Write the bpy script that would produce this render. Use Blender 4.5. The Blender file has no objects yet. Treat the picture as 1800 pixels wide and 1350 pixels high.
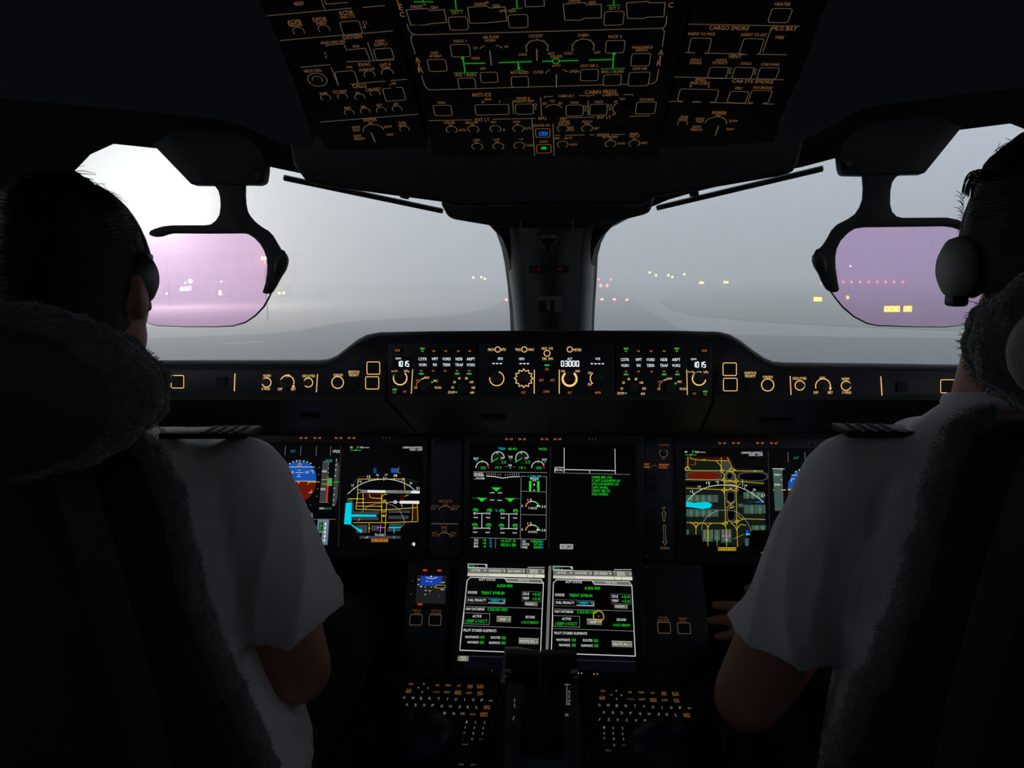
import bpy, bmesh, math, random
from mathutils import Vector, Matrix, Euler, noise

SC = bpy.context.scene
COL = SC.collection
random.seed(7)

# ------------------------------------------------------------------ camera
EZ = 1.20                                  # eye height above the cockpit floor (m)
FPX = 1350.0                               # focal length in pixels of the 1800 px frame
CAM = Vector((0.0155, 0.0, EZ))
_p, _y, _r = math.atan(205 / 1350), math.radians(3.394), math.radians(-0.472)
_f = Vector((-math.sin(_y) * math.cos(_p), math.cos(_y) * math.cos(_p), -math.sin(_p)))
_a = Vector((math.cos(_y), math.sin(_y), 0)); _b = _a.cross(_f)
CR = _a * math.cos(_r) + _b * math.sin(_r)
CU = -_a * math.sin(_r) + _b * math.cos(_r)
CF = _f
cd = bpy.data.cameras.new('camera'); cam = bpy.data.objects.new('camera', cd); COL.objects.link(cam)
cd.sensor_width = 36.0; cd.lens = 36.0 * FPX / 1800.0; cd.clip_start = 0.02; cd.clip_end = 3000
m = Matrix((CR, CU, -CF)).transposed().to_4x4(); m.translation = CAM
cam.matrix_world = m
SC.camera = cam

# ------------------------------------------------------------------ sky, exposure
w = bpy.data.worlds.new('foggy_dawn_sky'); SC.world = w; w.use_nodes = True
bg = w.node_tree.nodes['Background']
bg.inputs[0].default_value = (0.388, 0.43, 0.50, 1); bg.inputs[1].default_value = 1.86
vs = SC.view_settings
vs.view_transform = 'Standard'; vs.look = 'None'; vs.gamma = 1.0; vs.exposure = 0.0
vs.use_curve_mapping = False
SC.display_settings.display_device = 'sRGB'
cy = SC.cycles
cy.use_denoising = True
cy.max_bounces = 8; cy.diffuse_bounces = 5; cy.glossy_bounces = 3; cy.transmission_bounces = 4
cy.transparent_max_bounces = 24; cy.volume_bounces = 3
cy.caustics_reflective = False; cy.caustics_refractive = False
cy.sample_clamp_indirect = 4.0

# ------------------------------------------------------------------ measuring helpers
def ray(px, py):
    return CF * FPX + CR * (px - 900) + CU * (675 - py)
def at(px, py, Y):
    """world point seen at pixel (px,py) that stands Y metres ahead of the camera"""
    d = ray(px, py); return CAM + d * ((Y - CAM.y) / d.y)
def at_z(px, py, z):
    d = ray(px, py); return CAM + d * ((z - CAM.z) / d.z)

# ------------------------------------------------------------------ materials
M = {}
def mat(name, color, rough=0.6, metal=0.0, bump=0.0, bscale=60.0, vary=0.0, vscale=8.0, spec=0.5, sheen=0.0, stretch=None):
    m = bpy.data.materials.new(name); m.use_nodes = True; nt = m.node_tree; N = nt.nodes; L = nt.links
    b = N['Principled BSDF']
    b.inputs['Base Color'].default_value = (*color, 1); b.inputs['Roughness'].default_value = rough
    b.inputs['Metallic'].default_value = metal; b.inputs['Specular IOR Level'].default_value = spec
    if sheen: b.inputs['Sheen Weight'].default_value = sheen
    tc = N.new('ShaderNodeTexCoord'); src = tc.outputs['Object']
    if stretch:
        mp = N.new('ShaderNodeMapping'); mp.inputs['Scale'].default_value = stretch
        L.new(src, mp.inputs[0]); src = mp.outputs[0]
    nz = N.new('ShaderNodeTexNoise'); nz.inputs['Scale'].default_value = vscale; nz.inputs['Detail'].default_value = 4
    L.new(src, nz.inputs['Vector'])
    v = vary or 0.06
    mr = N.new('ShaderNodeMapRange'); mr.inputs[3].default_value = 1 - v; mr.inputs[4].default_value = 1 + v
    L.new(nz.outputs[0], mr.inputs[0])
    mx = N.new('ShaderNodeMix'); mx.data_type = 'RGBA'; mx.blend_type = 'MULTIPLY'; mx.inputs[0].default_value = 1
    mx.inputs[6].default_value = (*color, 1); L.new(mr.outputs[0], mx.inputs[7]); L.new(mx.outputs[2], b.inputs['Base Color'])
    if bump:
        nb = N.new('ShaderNodeTexNoise'); nb.inputs['Scale'].default_value = bscale; nb.inputs['Detail'].default_value = 3
        L.new(src, nb.inputs['Vector'])
        bp = N.new('ShaderNodeBump'); bp.inputs['Strength'].default_value = bump; bp.inputs['Distance'].default_value = 0.01
        L.new(nb.outputs[0], bp.inputs['Height']); L.new(bp.outputs[0], b.inputs['Normal'])
    M[name] = m; return m
def emat(name, color, strength=1.0):
    m = bpy.data.materials.new(name); m.use_nodes = True; nt = m.node_tree; nt.nodes.clear()
    e = nt.nodes.new('ShaderNodeEmission'); o = nt.nodes.new('ShaderNodeOutputMaterial')
    e.inputs[0].default_value = (*color, 1); e.inputs[1].default_value = strength
    nt.links.new(e.outputs[0], o.inputs[0]); m.cycles.emission_sampling = 'NONE'
    M[name] = m; return m
def lin(r, g, b):
    f = lambda c: (c / 255 / 12.92) if c <= 10 else ((c / 255 + 0.055) / 1.055) ** 2.4
    return (f(r), f(g), f(b))

# ------------------------------------------------------------------ mesh collecting
class MB:
    def __init__(s): s.v = []; s.f = []
    def add(s, vs, fs):
        k = len(s.v); s.v += [tuple(q) for q in vs]; s.f += [tuple(i + k for i in g) for g in fs]; return s
    def box(s, c, d, rot=None):
        x, y, z = d[0] / 2, d[1] / 2, d[2] / 2
        P = [Vector(q) for q in ((-x,-y,-z),(x,-y,-z),(x,y,-z),(-x,y,-z),(-x,-y,z),(x,-y,z),(x,y,z),(-x,y,z))]
        if rot is not None: P = [rot @ q for q in P]
        return s.add([q + Vector(c) for q in P], [(3,2,1,0),(4,5,6,7),(0,1,5,4),(1,2,6,5),(2,3,7,6),(3,0,4,7)])
    def prism(s, poly, z0, z1, top=1.0):
        """closed prism of a counter-clockwise xy outline; top scales the upper outline about its centre"""
        n = len(poly); cx = sum(p[0] for p in poly) / n; cy_ = sum(p[1] for p in poly) / n
        lo = [(p[0], p[1], z0) for p in poly]; hi = [(cx + (p[0]-cx)*top, cy_ + (p[1]-cy_)*top, z1) for p in poly]
        return s.add(lo + hi, [tuple(range(n-1,-1,-1)), tuple(range(n, 2*n))] + [(i,(i+1)%n,n+(i+1)%n,n+i) for i in range(n)])
    def lathe(s, prof, n=20, M4=None):
        """prof: (radius, z) from one end to the other; closed with caps"""
        V = []; 
        for r, z in prof:
            for k in range(n):
                a = 2*math.pi*k/n; V.append(Vector((r*math.cos(a), r*math.sin(a), z)))
        if M4 is not None: V = [M4 @ q for q in V]
        Fc = []
        for i in range(len(prof)-1):
            for k in range(n):
                a, b = i*n+k, i*n+(k+1)%n; Fc.append((a, b, b+n, a+n))
        Fc.append(tuple(range(n-1,-1,-1))); Fc.append(tuple(range((len(prof)-1)*n, len(prof)*n)))
        return s.add(V, Fc)
    def tube(s, pts, rad, n=12, caps=True, flat=1.0, ref=Vector((0,0,1))):
        pts = [Vector(p) for p in pts]; rads = rad if isinstance(rad, (list, tuple)) else [rad]*len(pts)
        V = []
        for i, p in enumerate(pts):
            t = (pts[min(i+1,len(pts)-1)] - pts[max(i-1,0)]).normalized()
            a = t.cross(ref)
            if a.length < 1e-4: a = t.cross(Vector((0,1,0)))
            a.normalize(); b = a.cross(t)
            for k in range(n):
                q = 2*math.pi*k/n; V.append(p + a*math.cos(q)*rads[i] + b*math.sin(q)*rads[i]*flat)
        Fc = [(i*n+k, i*n+(k+1)%n, (i+1)*n+(k+1)%n, (i+1)*n+k) for i in range(len(pts)-1) for k in range(n)]
        if caps: Fc += [tuple(range(n-1,-1,-1)), tuple(range((len(pts)-1)*n, len(pts)*n))]
        return s.add(V, Fc)
    def ball(s, c, r, n=14, mrot=None):
        c = Vector(c); r = Vector(r) if hasattr(r, '__len__') else Vector((r,r,r)); V = []; h = n//2
        for i in range(1, h):
            for k in range(n):
                a, e = 2*math.pi*k/n, math.pi*i/h - math.pi/2
                V.append(Vector((r.x*math.cos(e)*math.cos(a), r.y*math.cos(e)*math.sin(a), r.z*math.sin(e))))
        V += [Vector((0,0,-r.z)), Vector((0,0,r.z))]
        if mrot is not None: V = [mrot @ q for q in V]
        Fc = [(i*n+k, i*n+(k+1)%n, (i+1)*n+(k+1)%n, (i+1)*n+k) for i in range(h-2) for k in range(n)]
        b, t = (h-1)*n, (h-1)*n+1
        Fc += [(b, (k+1)%n, k) for k in range(n)] + [(t, (h-2)*n+k, (h-2)*n+(k+1)%n) for k in range(n)]
        return s.add([q + c for q in V], Fc)
    def strip(s, pts, wd, z=0.0, closed=False):
        """flat ribbon along 2D points"""
        P = [Vector((p[0], p[1])) for p in pts]; n = len(P); V = []
        for i in range(n):
            if closed: a, b = P[i-1], P[(i+1) % n]
            else: a, b = P[max(i-1,0)], P[min(i+1,n-1)]
            t1 = (P[i]-a) if (P[i]-a).length > 1e-9 else (b-P[i]); t2 = (b-P[i]) if (b-P[i]).length > 1e-9 else t1
            t1 = t1.normalized(); t2 = t2.normalized(); t = t1 + t2
            if t.length < 1e-6: t = t1
            t.normalize(); nn = Vector((-t.y, t.x)); k = 1.0 / max(0.5, nn.dot(Vector((-t1.y, t1.x))))
            V += [(*(P[i]+nn*wd*k/2), z), (*(P[i]-nn*wd*k/2), z)]
        Fc = [(2*i+1, 2*((i+1)%n)+1, 2*((i+1)%n), 2*i) for i in range(n if closed else n-1)]
        return s.add(V, Fc)
    def face(s, pts, z=0.0):
        return s.add([(p[0], p[1], z) for p in pts], [tuple(range(len(pts)))])
    def build_print(s, name, material, parent=None):
        """lettering: one object for each legend that stands apart from the next"""
        import numpy as np
        n = len(s.v); root = list(range(n))
        def find(i):
            while root[i] != i: root[i] = root[root[i]]; i = root[i]
            return i
        for f in s.f:
            a = find(f[0])
            for j in f[1:]: root[find(j)] = a
        ids = [find(i) for i in range(n)]; uniq = sorted(set(ids)); k = len(uniq); ix = {u: i for i, u in enumerate(uniq)}
        isl = np.array([ix[i] for i in ids]); P = np.array(s.v); lo = np.full((k,3), 1e9); hi = -lo
        np.minimum.at(lo, isl, P); np.maximum.at(hi, isl, P); grp = np.arange(k)
        if k <= 1500:
            size = (hi-lo).max(axis=1); gap = np.maximum(0, np.maximum(lo[:,None]-hi[None], lo[None]-hi[:,None])); near = np.sqrt((gap**2).sum(2)) <= np.maximum(.0195, .49*np.maximum(size[:,None], size[None]))
            seen = np.full(k, -1); g = 0
            for i in range(k):
                if seen[i] >= 0: continue
                st = [i]; seen[i] = g
                while st:
                    j = st.pop()
                    for q in np.nonzero(near[j] & (seen < 0))[0]: seen[q] = g; st.append(q)
                g += 1
            grp = seen
        else: grp = np.zeros(k, int)
        out = []
        for g in range(int(grp.max())+1):
            mb = MB(); mp = {}
            for f in s.f:
                if grp[isl[f[0]]] != g: continue
                for j in f:
                    if j not in mp: mp[j] = len(mb.v); mb.v.append(s.v[j])
                mb.f.append(tuple(mp[j] for j in f))
            out.append(mb.build(name, material, parent))
        return out
    def build(s, name, material, parent=None, smooth=False, loc=None, mw=None, bevel=0.0, mesh=None):
        me = bpy.data.meshes.new(name); me.from_pydata(s.v, [], s.f)
        if isinstance(material, str): material = M[material]
        me.materials.append(material)
        if smooth or bevel:
            for p in me.polygons: p.use_smooth = True
        o = bpy.data.objects.new(name, me); COL.objects.link(o)
        if parent is not None: o.parent = parent
        if mw is not None: o.matrix_world = mw
        if loc is not None: o.location = loc
        if bevel:
            b = o.modifiers.new('edge', 'BEVEL'); b.width = bevel; b.segments = 2; b.limit_method = 'ANGLE'; b.angle_limit = 0.6
        if smooth and not bevel:
            pass
        return o

def thing(name, label, cat, loc=(0,0,0), mw=None, group=None):
    o = bpy.data.objects.new(name, None); COL.objects.link(o); o.empty_display_size = 0.05
    if mw is not None: o.matrix_world = mw
    else: o.location = loc
    return tag(o, label, cat, group)
def tag(o, label=None, cat=None, group=None, kind=None):
    if label: o['label'] = label
    if cat: o['category'] = cat
    if group: o['group'] = group
    if kind: o['kind'] = kind
    return o
def struct(o, label=None):
    o['kind'] = 'structure'
    if label: o['label'] = label
    return o
def apply_mods(o):
    # evaluated in a scratch scene of its own, which keeps this quick
    ts = bpy.data.scenes.new('scratch'); par = o.parent; o.parent = None; ts.collection.objects.link(o)
    with bpy.context.temp_override(scene=ts, view_layer=ts.view_layers[0]): dg = bpy.context.evaluated_depsgraph_get()
    dg.update()
    me = bpy.data.meshes.new_from_object(o.evaluated_get(dg)); o.modifiers.clear(); o.data = me
    ts.collection.objects.unlink(o); bpy.data.scenes.remove(ts); o.parent = par
    return o
def plate(outer, holes, M4, z0, z1):
    """flat sheet with holes (2D outlines) between heights z0 and z1 of frame M4 -> MB in world space"""
    bm = bmesh.new(); loops = []
    for lp in [outer] + holes:
        vs_ = [bm.verts.new((p[0], p[1], 0)) for p in lp]; loops.append(vs_)
    ed = [bm.edges.new((lp[i], lp[(i+1) % len(lp)])) for lp in loops for i in range(len(lp))]
    bmesh.ops.triangle_fill(bm, edges=ed, use_beauty=True)
    bm.verts.index_update(); n = len(bm.verts); mb = MB(); fs = []
    V2 = [v.co.copy() for v in bm.verts]
    for f in bm.faces:
        ids = [v.index for v in f.verts]
        if f.normal.z < 0: ids.reverse()
        fs.append(tuple(i + n for i in ids)); fs.append(tuple(reversed(ids)))
    k = 0
    for lp in [outer] + holes:
        L_ = len(lp)
        for i in range(L_): a, b = k+i, k+(i+1) % L_; fs.append((a, b, b+n, a+n))
        k += L_
    mb.add([M4 @ Vector((q.x, q.y, z0)) for q in V2] + [M4 @ Vector((q.x, q.y, z1)) for q in V2], fs)
    bm.free(); return mb
def frame4(o, u, v):
    u = Vector(u).normalized(); v = Vector(v); v = (v - u * v.dot(u)).normalized(); n = u.cross(v)
    m = Matrix((u, v, n)).transposed().to_4x4(); m.translation = Vector(o); return m
def rrect_pts(cx, cy, w, h, r, n=4):
    r = min(r, w/2, h/2); P = []
    for sx, sy, a0 in ((1,1,0),(-1,1,90),(-1,-1,180),(1,-1,270)):
        for k in range(n+1):
            a = math.radians(a0 + 90*k/n); P.append((cx + sx*(w/2-r) + r*math.cos(a), cy + sy*(h/2-r) + r*math.sin(a)))
    return P
def spline(pts, per=6, closed=False):
    """Catmull-Rom through 2D/3D points"""
    P = [Vector(p) for p in pts]; n = len(P); out = []
    for i in range(n if closed else n-1):
        p0 = P[(i-1) % n] if closed or i > 0 else P[0]; p1 = P[i]; p2 = P[(i+1) % n]; p3 = P[(i+2) % n] if closed or i+2 < n else P[n-1]
        for k in range(per):
            t = k/per
            out.append(0.5*((2*p1) + (p2-p0)*t + (2*p0-5*p1+4*p2-p3)*t*t + (3*p1-p0-3*p2+p3)*t**3))
    if not closed: out.append(P[-1])
    return out

# ------------------------------------------------------------------ lettering
_TC = {}
def text_mesh(s):
    if s not in _TC:
        cu = bpy.data.curves.new('t', 'FONT'); cu.body = s; cu.size = 1.0; cu.resolution_u = 2; cu.fill_mode = 'FRONT'; cu.offset = 0.0
        o = bpy.data.objects.new('t', cu); me = o.to_mesh()
        V = [(v.co.x, v.co.y) for v in me.vertices]; Fc = [tuple(p.vertices) for p in me.polygons]
        o.to_mesh_clear(); bpy.data.objects.remove(o); bpy.data.curves.remove(cu)
        x0 = min(v[0] for v in V); x1 = max(v[0] for v in V); y0 = min(v[1] for v in V); y1 = max(v[1] for v in V)
        if s in '-.': y0, y1 = 0.0, 0.7
        _TC[s] = ([((v[0]-x0)/max(x1-x0,1e-6)-.5, (v[1]-y0)/max(y1-y0,1e-6)-.5) for v in V], Fc)
    return _TC[s]

class Panel:
    """a flat panel in the cockpit: local x to the right, y up along the panel, z out of it. Positions are measured in the photo and laid on this plane."""
    def __init__(s, o, u, v): s.M = frame4(o, u, v); s.I = s.M.inverted()
    def uv(s, px, py):
        o = s.I @ CAM; d = s.I.to_3x3() @ ray(px, py); t = -o.z / d.z; return (o.x + d.x*t, o.y + d.y*t)
    def sc(s, px, py):
        a = s.uv(px-2, py); b = s.uv(px+2, py); c = s.uv(px, py-2); d = s.uv(px, py+2)
        return (b[0]-a[0])/4, (c[1]-d[1])/4
    def txt(s, mb, t, cx, cy_, wd, h, z=0.0008, mono=False):
        u, v = s.uv(cx, cy_); a, b = s.sc(cx, cy_); V, Fc = text_mesh(t)
        # the glyphs are set upright on the panel
        mb.add([(u + p[0]*wd*a, v + p[1]*h*b, z) for p in V], Fc)
    def line(s, mb, pts, wp=1.3, z=0.0008, closed=False):
        a = s.sc(*pts[0])[0]; mb.strip([s.uv(*p) for p in pts], wp*a, z, closed)
    def fill(s, mb, pts, z=0.0008):
        Q = [s.uv(*p) for p in pts]
        if sum(Q[i-1][0]*Q[i][1]-Q[i][0]*Q[i-1][1] for i in range(len(Q))) < 0: Q.reverse()
        mb.face(Q, z)
    def arc(s, mb, cx, cy_, r, a0=0, a1=360, wp=1.3, z=0.0008, n=None, ky=None):
        """a0..a1 in degrees, counter-clockwise from the right"""
        u, v = s.uv(cx, cy_); a = s.sc(cx, cy_)[0]; n = n or max(8, int(abs(a1-a0)/15)); full = abs(a1-a0) >= 360
        P = [(u + r*a*math.cos(math.radians(a0+(a1-a0)*k/n)), v + r*a*math.sin(math.radians(a0+(a1-a0)*k/n))) for k in range(n if full else n+1)]
        mb.strip(P, wp*a, z, full)
    def disc(s, mb, cx, cy_, r, z=0.0008, n=16):
        u, v = s.uv(cx, cy_); a = s.sc(cx, cy_)[0]
        mb.face([(u + r*a*math.cos(2*math.pi*k/n), v + r*a*math.sin(2*math.pi*k/n)) for k in range(n)], z)
    def rect(s, mb, cx, cy_, wd, h, z=0.0008):
        u, v = s.uv(cx, cy_); a, b = s.sc(cx, cy_); mb.face([(u-wd*a/2,v-h*b/2),(u+wd*a/2,v-h*b/2),(u+wd*a/2,v+h*b/2),(u-wd*a/2,v+h*b/2)], z)
    def orect(s, mb, cx, cy_, wd, h, wp=1.3, z=0.0008, r=2.0):
        u, v = s.uv(cx, cy_); a, b = s.sc(cx, cy_); mb.strip(rrect_pts(u, v, wd*a, h*b, r*a, 3), wp*a, z, True)
    def outline(s, x0, y0, x1, y1):
        (a, b), (c, d) = s.uv(x0, y1), s.uv(x1, y0); return a, b, c, d
# ------------------------------------------------------------------ fog and flood light settings
FOG_D = 0.0105; FOG_H = 34.0; FLOOD_W = 105000; ORANGE_W = 1500
COMBINER_TINT = (1.0, .84, 1.0)
# ================================================================== outside: airfield in fog
GZ = EZ - 6.0
mat('concrete_apron', (0.20, 0.20, 0.18), 0.9, vary=0.18, vscale=0.05)
mat('asphalt', (0.034, 0.036, 0.040), 0.85, vary=0.3, vscale=0.08)
mat('wet_grass', (0.075, 0.095, 0.035), 0.95, vary=0.35, vscale=0.1)
mat('paint_white', (0.22, 0.22, 0.20), 0.7)
mat('far_wall', (0.20, 0.20, 0.20), 0.8)
mat('galvanised', (0.25, 0.25, 0.25), 0.5, metal=0.6)
mat('dark_metal', (0.02, 0.02, 0.022), 0.5)
emat('lamp_white', (1.0, 0.98, 0.95), 60)
emat('lamp_orange', (1.0, 0.30, 0.06), 30)
emat('lamp_red', (1.0, 0.06, 0.05), 40)
emat('lamp_amber', (1.0, 0.62, 0.12), 16)
emat('sign_yellow', (1.0, 0.80, 0.0), 4.6); emat('sign_yellow_far', (1.0, 0.72, 0.0), 14.0)
emat('sign_letter', (0.7, 0.42, 0.0), 2.4)
emat('window_dim', (0.8, 0.85, 0.9), 0.6)
def G(px, py): return at_z(px, py, GZ)
def ground_patch(name, pix, material, dz, label):
    P = [G(*p) for p in pix]; mb = MB()
    n = len(P); c = sum((p.x*P[(i+1) % n].y - P[(i+1) % n].x*p.y) for i, p in enumerate(P))
    if c < 0: P.reverse()
    mb.prism([(p.x, p.y) for p in P], GZ - 0.2, GZ + dz)
    return struct(mb.build(name, material), label)
mb = MB(); mb.box((0, 700, GZ - 0.3), (1700, 1500, 0.5)); struct(mb.build('ground_apron', 'concrete_apron'), 'pale concrete apron fading into the fog')
ground_patch('ground_taxiway', [(-200,700),(-200,612),(460,588),(527,581),(610,566),(700,560),(800,555),(850,544),(905,520),(960,492),(985,480),(1010,492),(1110,528),(1195,578),(1250,588),(1450,592),(2100,600),(2100,700)], 'asphalt', 0.03, 'dark asphalt taxiway running away from the nose')
ground_patch('ground_grass', [(1160,530),(1185,520),(1260,512),(1440,505),(1700,500),(2100,505),(2100,586),(1650,580),(1470,573),(1330,565),(1230,556),(1180,545)], 'wet_grass', 0.05, 'dull green grass field beside the taxiway')
ground_patch('ground_grass', [(560,500),(690,494),(800,494),(850,500),(820,512),(700,516),(600,514)], 'wet_grass', 0.05, 'far grass strip left of the taxiway')
mb = MB(); a, b = G(392, 605), G(462, 602); d = Vector((0, 0.5, 0))
mb.prism([(a.x, a.y-.5), (b.x, b.y-.5), (b.x, b.y+.5), (a.x, a.y+.5)], GZ, GZ + 0.045); struct(mb.build('ground_marking', 'paint_white'), 'white paint bar on the taxiway')

# red and amber taxiway lights, each a small lens on a short stem
def field_light(px, py, dist, r, m, label, group, name='taxiway_light', hgt=None):
    p = at(px, py, dist); t = thing(name, label, 'light', (p.x, p.y, GZ), group=group)
    q = MB(); q.lathe([(0.12, 0.0), (0.12, 0.05), (0.04, 0.08), (0.04, max(0.1, p.z - GZ - r*0.6)), (r*0.7, max(0.11, p.z - GZ - r*0.5))], 8); q.build('light_stem', 'dark_metal', t)
    q = MB(); q.ball((0, 0, p.z - GZ), r, 10); q.build('lens', m, t, True)
    return t
STOP = 'red stop bar lights on the taxiway'
for i, (x, y, d, r) in enumerate([(890,527,140,.22),(1058,527,140,.28),(1080,527,140,.28),(1102,528,138,.28),(1044,502,225,.40),(1056,502,225,.40),(1067,502,225,.40),(1052,491,300,.46),(1074,491,300,.46)]):
    nm = ['lone red taxiway light just left of the windscreen post','red light nearest the post in the close stop bar','middle red light of the close stop bar','outermost red light of the close stop bar','red light touching the post in the second stop bar','middle red light of the second stop bar','outer red light of the second stop bar','fainter red light of the far row beside the post','outer faint red light of the far row'][i]
    field_light(x, y, d, r, 'lamp_red', nm, STOP)
for i, x in enumerate([1444] + [1482 + 15.0*k for k in range(8)]):
    field_light(x, 498 if i == 0 else 495.5, 230, .31 if i else .34, 'lamp_red', 'red light beside the knob of the purple glass frame' if i == 0 else ('%s red light from the frame in the row behind the purple glass' % ['first','second','third','fourth','fifth','sixth','seventh','eighth'][i-1]), 'red light row behind the purple glass')
field_light(1495, 468, 240, .18, 'lamp_white', 'single white light above the red row behind the purple glass', 'white lights in the fog')
AM = [(832,488),(846,487),(852,490),(1142,479),(1153,484),(1175,484),(1182,487),(1203,482)]
for i, (x, y) in enumerate(AM):
    field_light(x, y, 225, .34, 'lamp_amber', ['amber light farthest left in the far row before the post','amber light second from left before the post','lowest amber light before the post','highest amber light right of the post','amber light under the highest one right of the post','amber light third from the post','lowest amber light right of the post','amber light farthest right of the far cluster'][i], 'amber guard lights in the fog')
def sign(px, py, dist, wpx, hpx, label, texts=(), panels=None):
    p = at(px, py, dist)
    for _ in range(30):          # stand the sign on the ground
        if p.z - GZ > hpx*.5*dist/FPX + .25: dist *= 1.01
        else: dist *= .99
        p = at(px, py, dist)
    k = dist / FPX; t = thing('taxiway_sign', label, 'sign', (p.x, p.y, GZ), group='lit yellow taxiway signs')
    for x0, x1 in (panels or [(-wpx/2, wpx/2)]):
        c = (x0 + x1)/2*k; w_ = (x1-x0)*k; h = hpx*k; zc = p.z - GZ
        q = MB(); q.box((c, 0.18, zc), (w_ + .1, .3, h + .1)); q.build('sign_case', 'dark_metal', t)
        f = MB(); f.box((c, 0.0, zc), (w_, .06, h)); fo = f.build('sign_face', 'sign_yellow_far' if dist > 180 else 'sign_yellow', t)
        
        for lx in (-.35, .35): q = MB(); q.box((c + w_*lx, .18, (zc-h/2)/2), (.08, .08, zc-h/2)); q.build('leg', 'dark_metal', t)
        n = max(2, int(w_/0.55)); q = MB()
        for j in range(n):      # blurred black characters on the face
            xx = c - w_*.36 + w_*.72*j/max(1, n-1); q.box((xx, -.035, zc), (.05, .02, h*.42)); q.box((xx+.1, -.035, zc+h*.1), (.13, .02, .05))
        q.build_print('lettering', 'sign_letter', fo)
sign(1577, 543, 108, 46, 10, 'long two-panel yellow taxiway sign behind the purple glass', panels=[(-21.5,4.5),(10.5,24.5)])
sign(1437, 526, 135, 14, 7, 'yellow taxiway sign just left of the purple glass', panels=[(-6.5,7.5)])
sign(1490, 523, 140, 5, 6, 'tiny yellow taxiway sign inside the lower left of the purple glass')
sign(1233, 497, 200, 8, 4, 'yellow taxiway sign over the grass, nearer the post')
sign(1276, 496, 200, 9, 4, 'yellow taxiway sign over the grass, farther from the post')
# apron flood light on a mast: the strong glow at the upper left
def mast(px, py, dist, label, power, color, lampm, wd):
    p = at(px, py, dist); t = thing('floodlight_mast', label, 'floodlight', (p.x, p.y, GZ)); H = p.z - GZ
    q = MB(); q.lathe([(.16, 0), (.16, .2), (.09, .3), (.06, H - .3)], 10); q.build('mast_pole', 'galvanised', t)
    q = MB(); q.box((0, .25, H), (wd, .3, wd*.45)); q.build('lamp_housing', 'dark_metal', t)
    q = MB(); q.box((0, .06, H), (wd*.92, .06, wd*.4)); q.build('lamp_glass', lampm, t)
    ld = bpy.data.lights.new('floodlight_bulb', 'POINT'); ld.energy = power; ld.color = color; ld.shadow_soft_size = wd*.4
    lo = bpy.data.objects.new('floodlight_bulb', ld); COL.objects.link(lo); lo.parent = t; lo.location = (0, -.5, H)
mast(287, 372, 125, 'bright white apron floodlight glowing through the fog', FLOOD_W, (1.0, 0.985, 0.86), 'lamp_white', 2.4)
mast(465, 454, 90, 'orange floodlight beside the knob of the pink glass frame', ORANGE_W, (1.0, .32, .08), 'lamp_orange', .9)
# terminal building and service vehicles, mere shapes in the fog
p = at(330, 478, 240); t = thing('terminal_building', 'low terminal building hardly visible behind the pink glass', 'building', (p.x, p.y, GZ))
q = MB(); q.box((0, 6, 5.2), (62, 12, 10.4)); q.build('wall', 'far_wall', t)
q = MB(); q.box((0, 6, 10.8), (64, 14, .8)); q.build('roof', 'far_wall', t)
for k in range(9):
    q = MB(); q.box((-27 + 6.7*k, -.02, 6.6), (4.0, .2, 2.6)); f = q.build('window', 'dark_metal', t)
    q = MB(); q.box((-27 + 6.7*k, -.13, 6.6), (3.6, .05, 2.2)); q.build('pane', 'window_dim', f)
def truck(px, py, dist, label, lamps, s=1.0, lm='lamp_white'):
    p = at(px, py, dist); t = thing('service_truck', label, 'truck', (p.x, p.y, GZ), group='service trucks on the apron')
    q = MB(); q.box((0, 2.4, 1.75*s), (2.3*s, 3.2, 2.2*s)); q.build('cargo_box', 'far_wall', t)
    q = MB(); q.prism([(-1.05*s, 0.0), (1.05*s, 0.0), (1.05*s, .9), (-1.05*s, .9)], .5*s, 2.0*s); q.build('cab', 'galvanised', t, bevel=.08)
    q = MB(); q.box((0, -.02, 1.55*s), (1.8*s, .06, .6*s)); q.build('windscreen', 'dark_metal', t)
    for sx in (-1, 1):
        for yy in (.6, 3.2):
            q = MB(); q.lathe([(.4*s, -.14), (.4*s, .14)], 12, Matrix.Translation((sx*.95*s, yy, .4*s)) @ Matrix.Rotation(math.pi/2, 4, 'Y')); q.build('wheel', 'dark_metal', t)
    for lx, ly, r in lamps:
        a = at(lx, ly, dist) - Vector((p.x, p.y, GZ)); q = MB(); q.ball((a.x, -.06, a.z), r, 8); q.build('headlight', lm, t)
truck(324, 506, 150, 'service truck with twin white headlights behind the pink glass', [(319.5,508,.36),(328,508,.36),(334.5,494,.42),(326,497,.14)])
truck(386, 506, 160, 'service truck with one tall white light behind the pink glass', [(387,516,.34),(386.5,512,.22),(389,495,.15)])
truck(294, 506, 165, 'service truck with a small light nearest the left ear cup', [(293,516,.2)])
truck(494, 506, 165, 'vehicle with two orange lamps right of the pink glass frame', [(491,515,.26),(499,515,.26)], .9, 'lamp_orange')
# fog bank
fm = bpy.data.materials.new('fog'); fm.use_nodes = True; nt = fm.node_tree; nt.nodes.clear()
vsn = nt.nodes.new('ShaderNodeVolumeScatter'); oo = nt.nodes.new('ShaderNodeOutputMaterial')
vsn.inputs['Color'].default_value = (.985, .99, 1, 1); vsn.inputs['Density'].default_value = FOG_D; vsn.inputs['Anisotropy'].default_value = 0.15
nt.links.new(vsn.outputs[0], oo.inputs['Volume']); M['fog'] = fm
mb = MB(); mb.box((0, 3.2 + 350, GZ - .1 + FOG_H/2), (800, 700, FOG_H)); fo = tag(mb.build('fog', 'fog'), 'grey dawn fog lying over the whole airfield', 'fog', kind='stuff')
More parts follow.
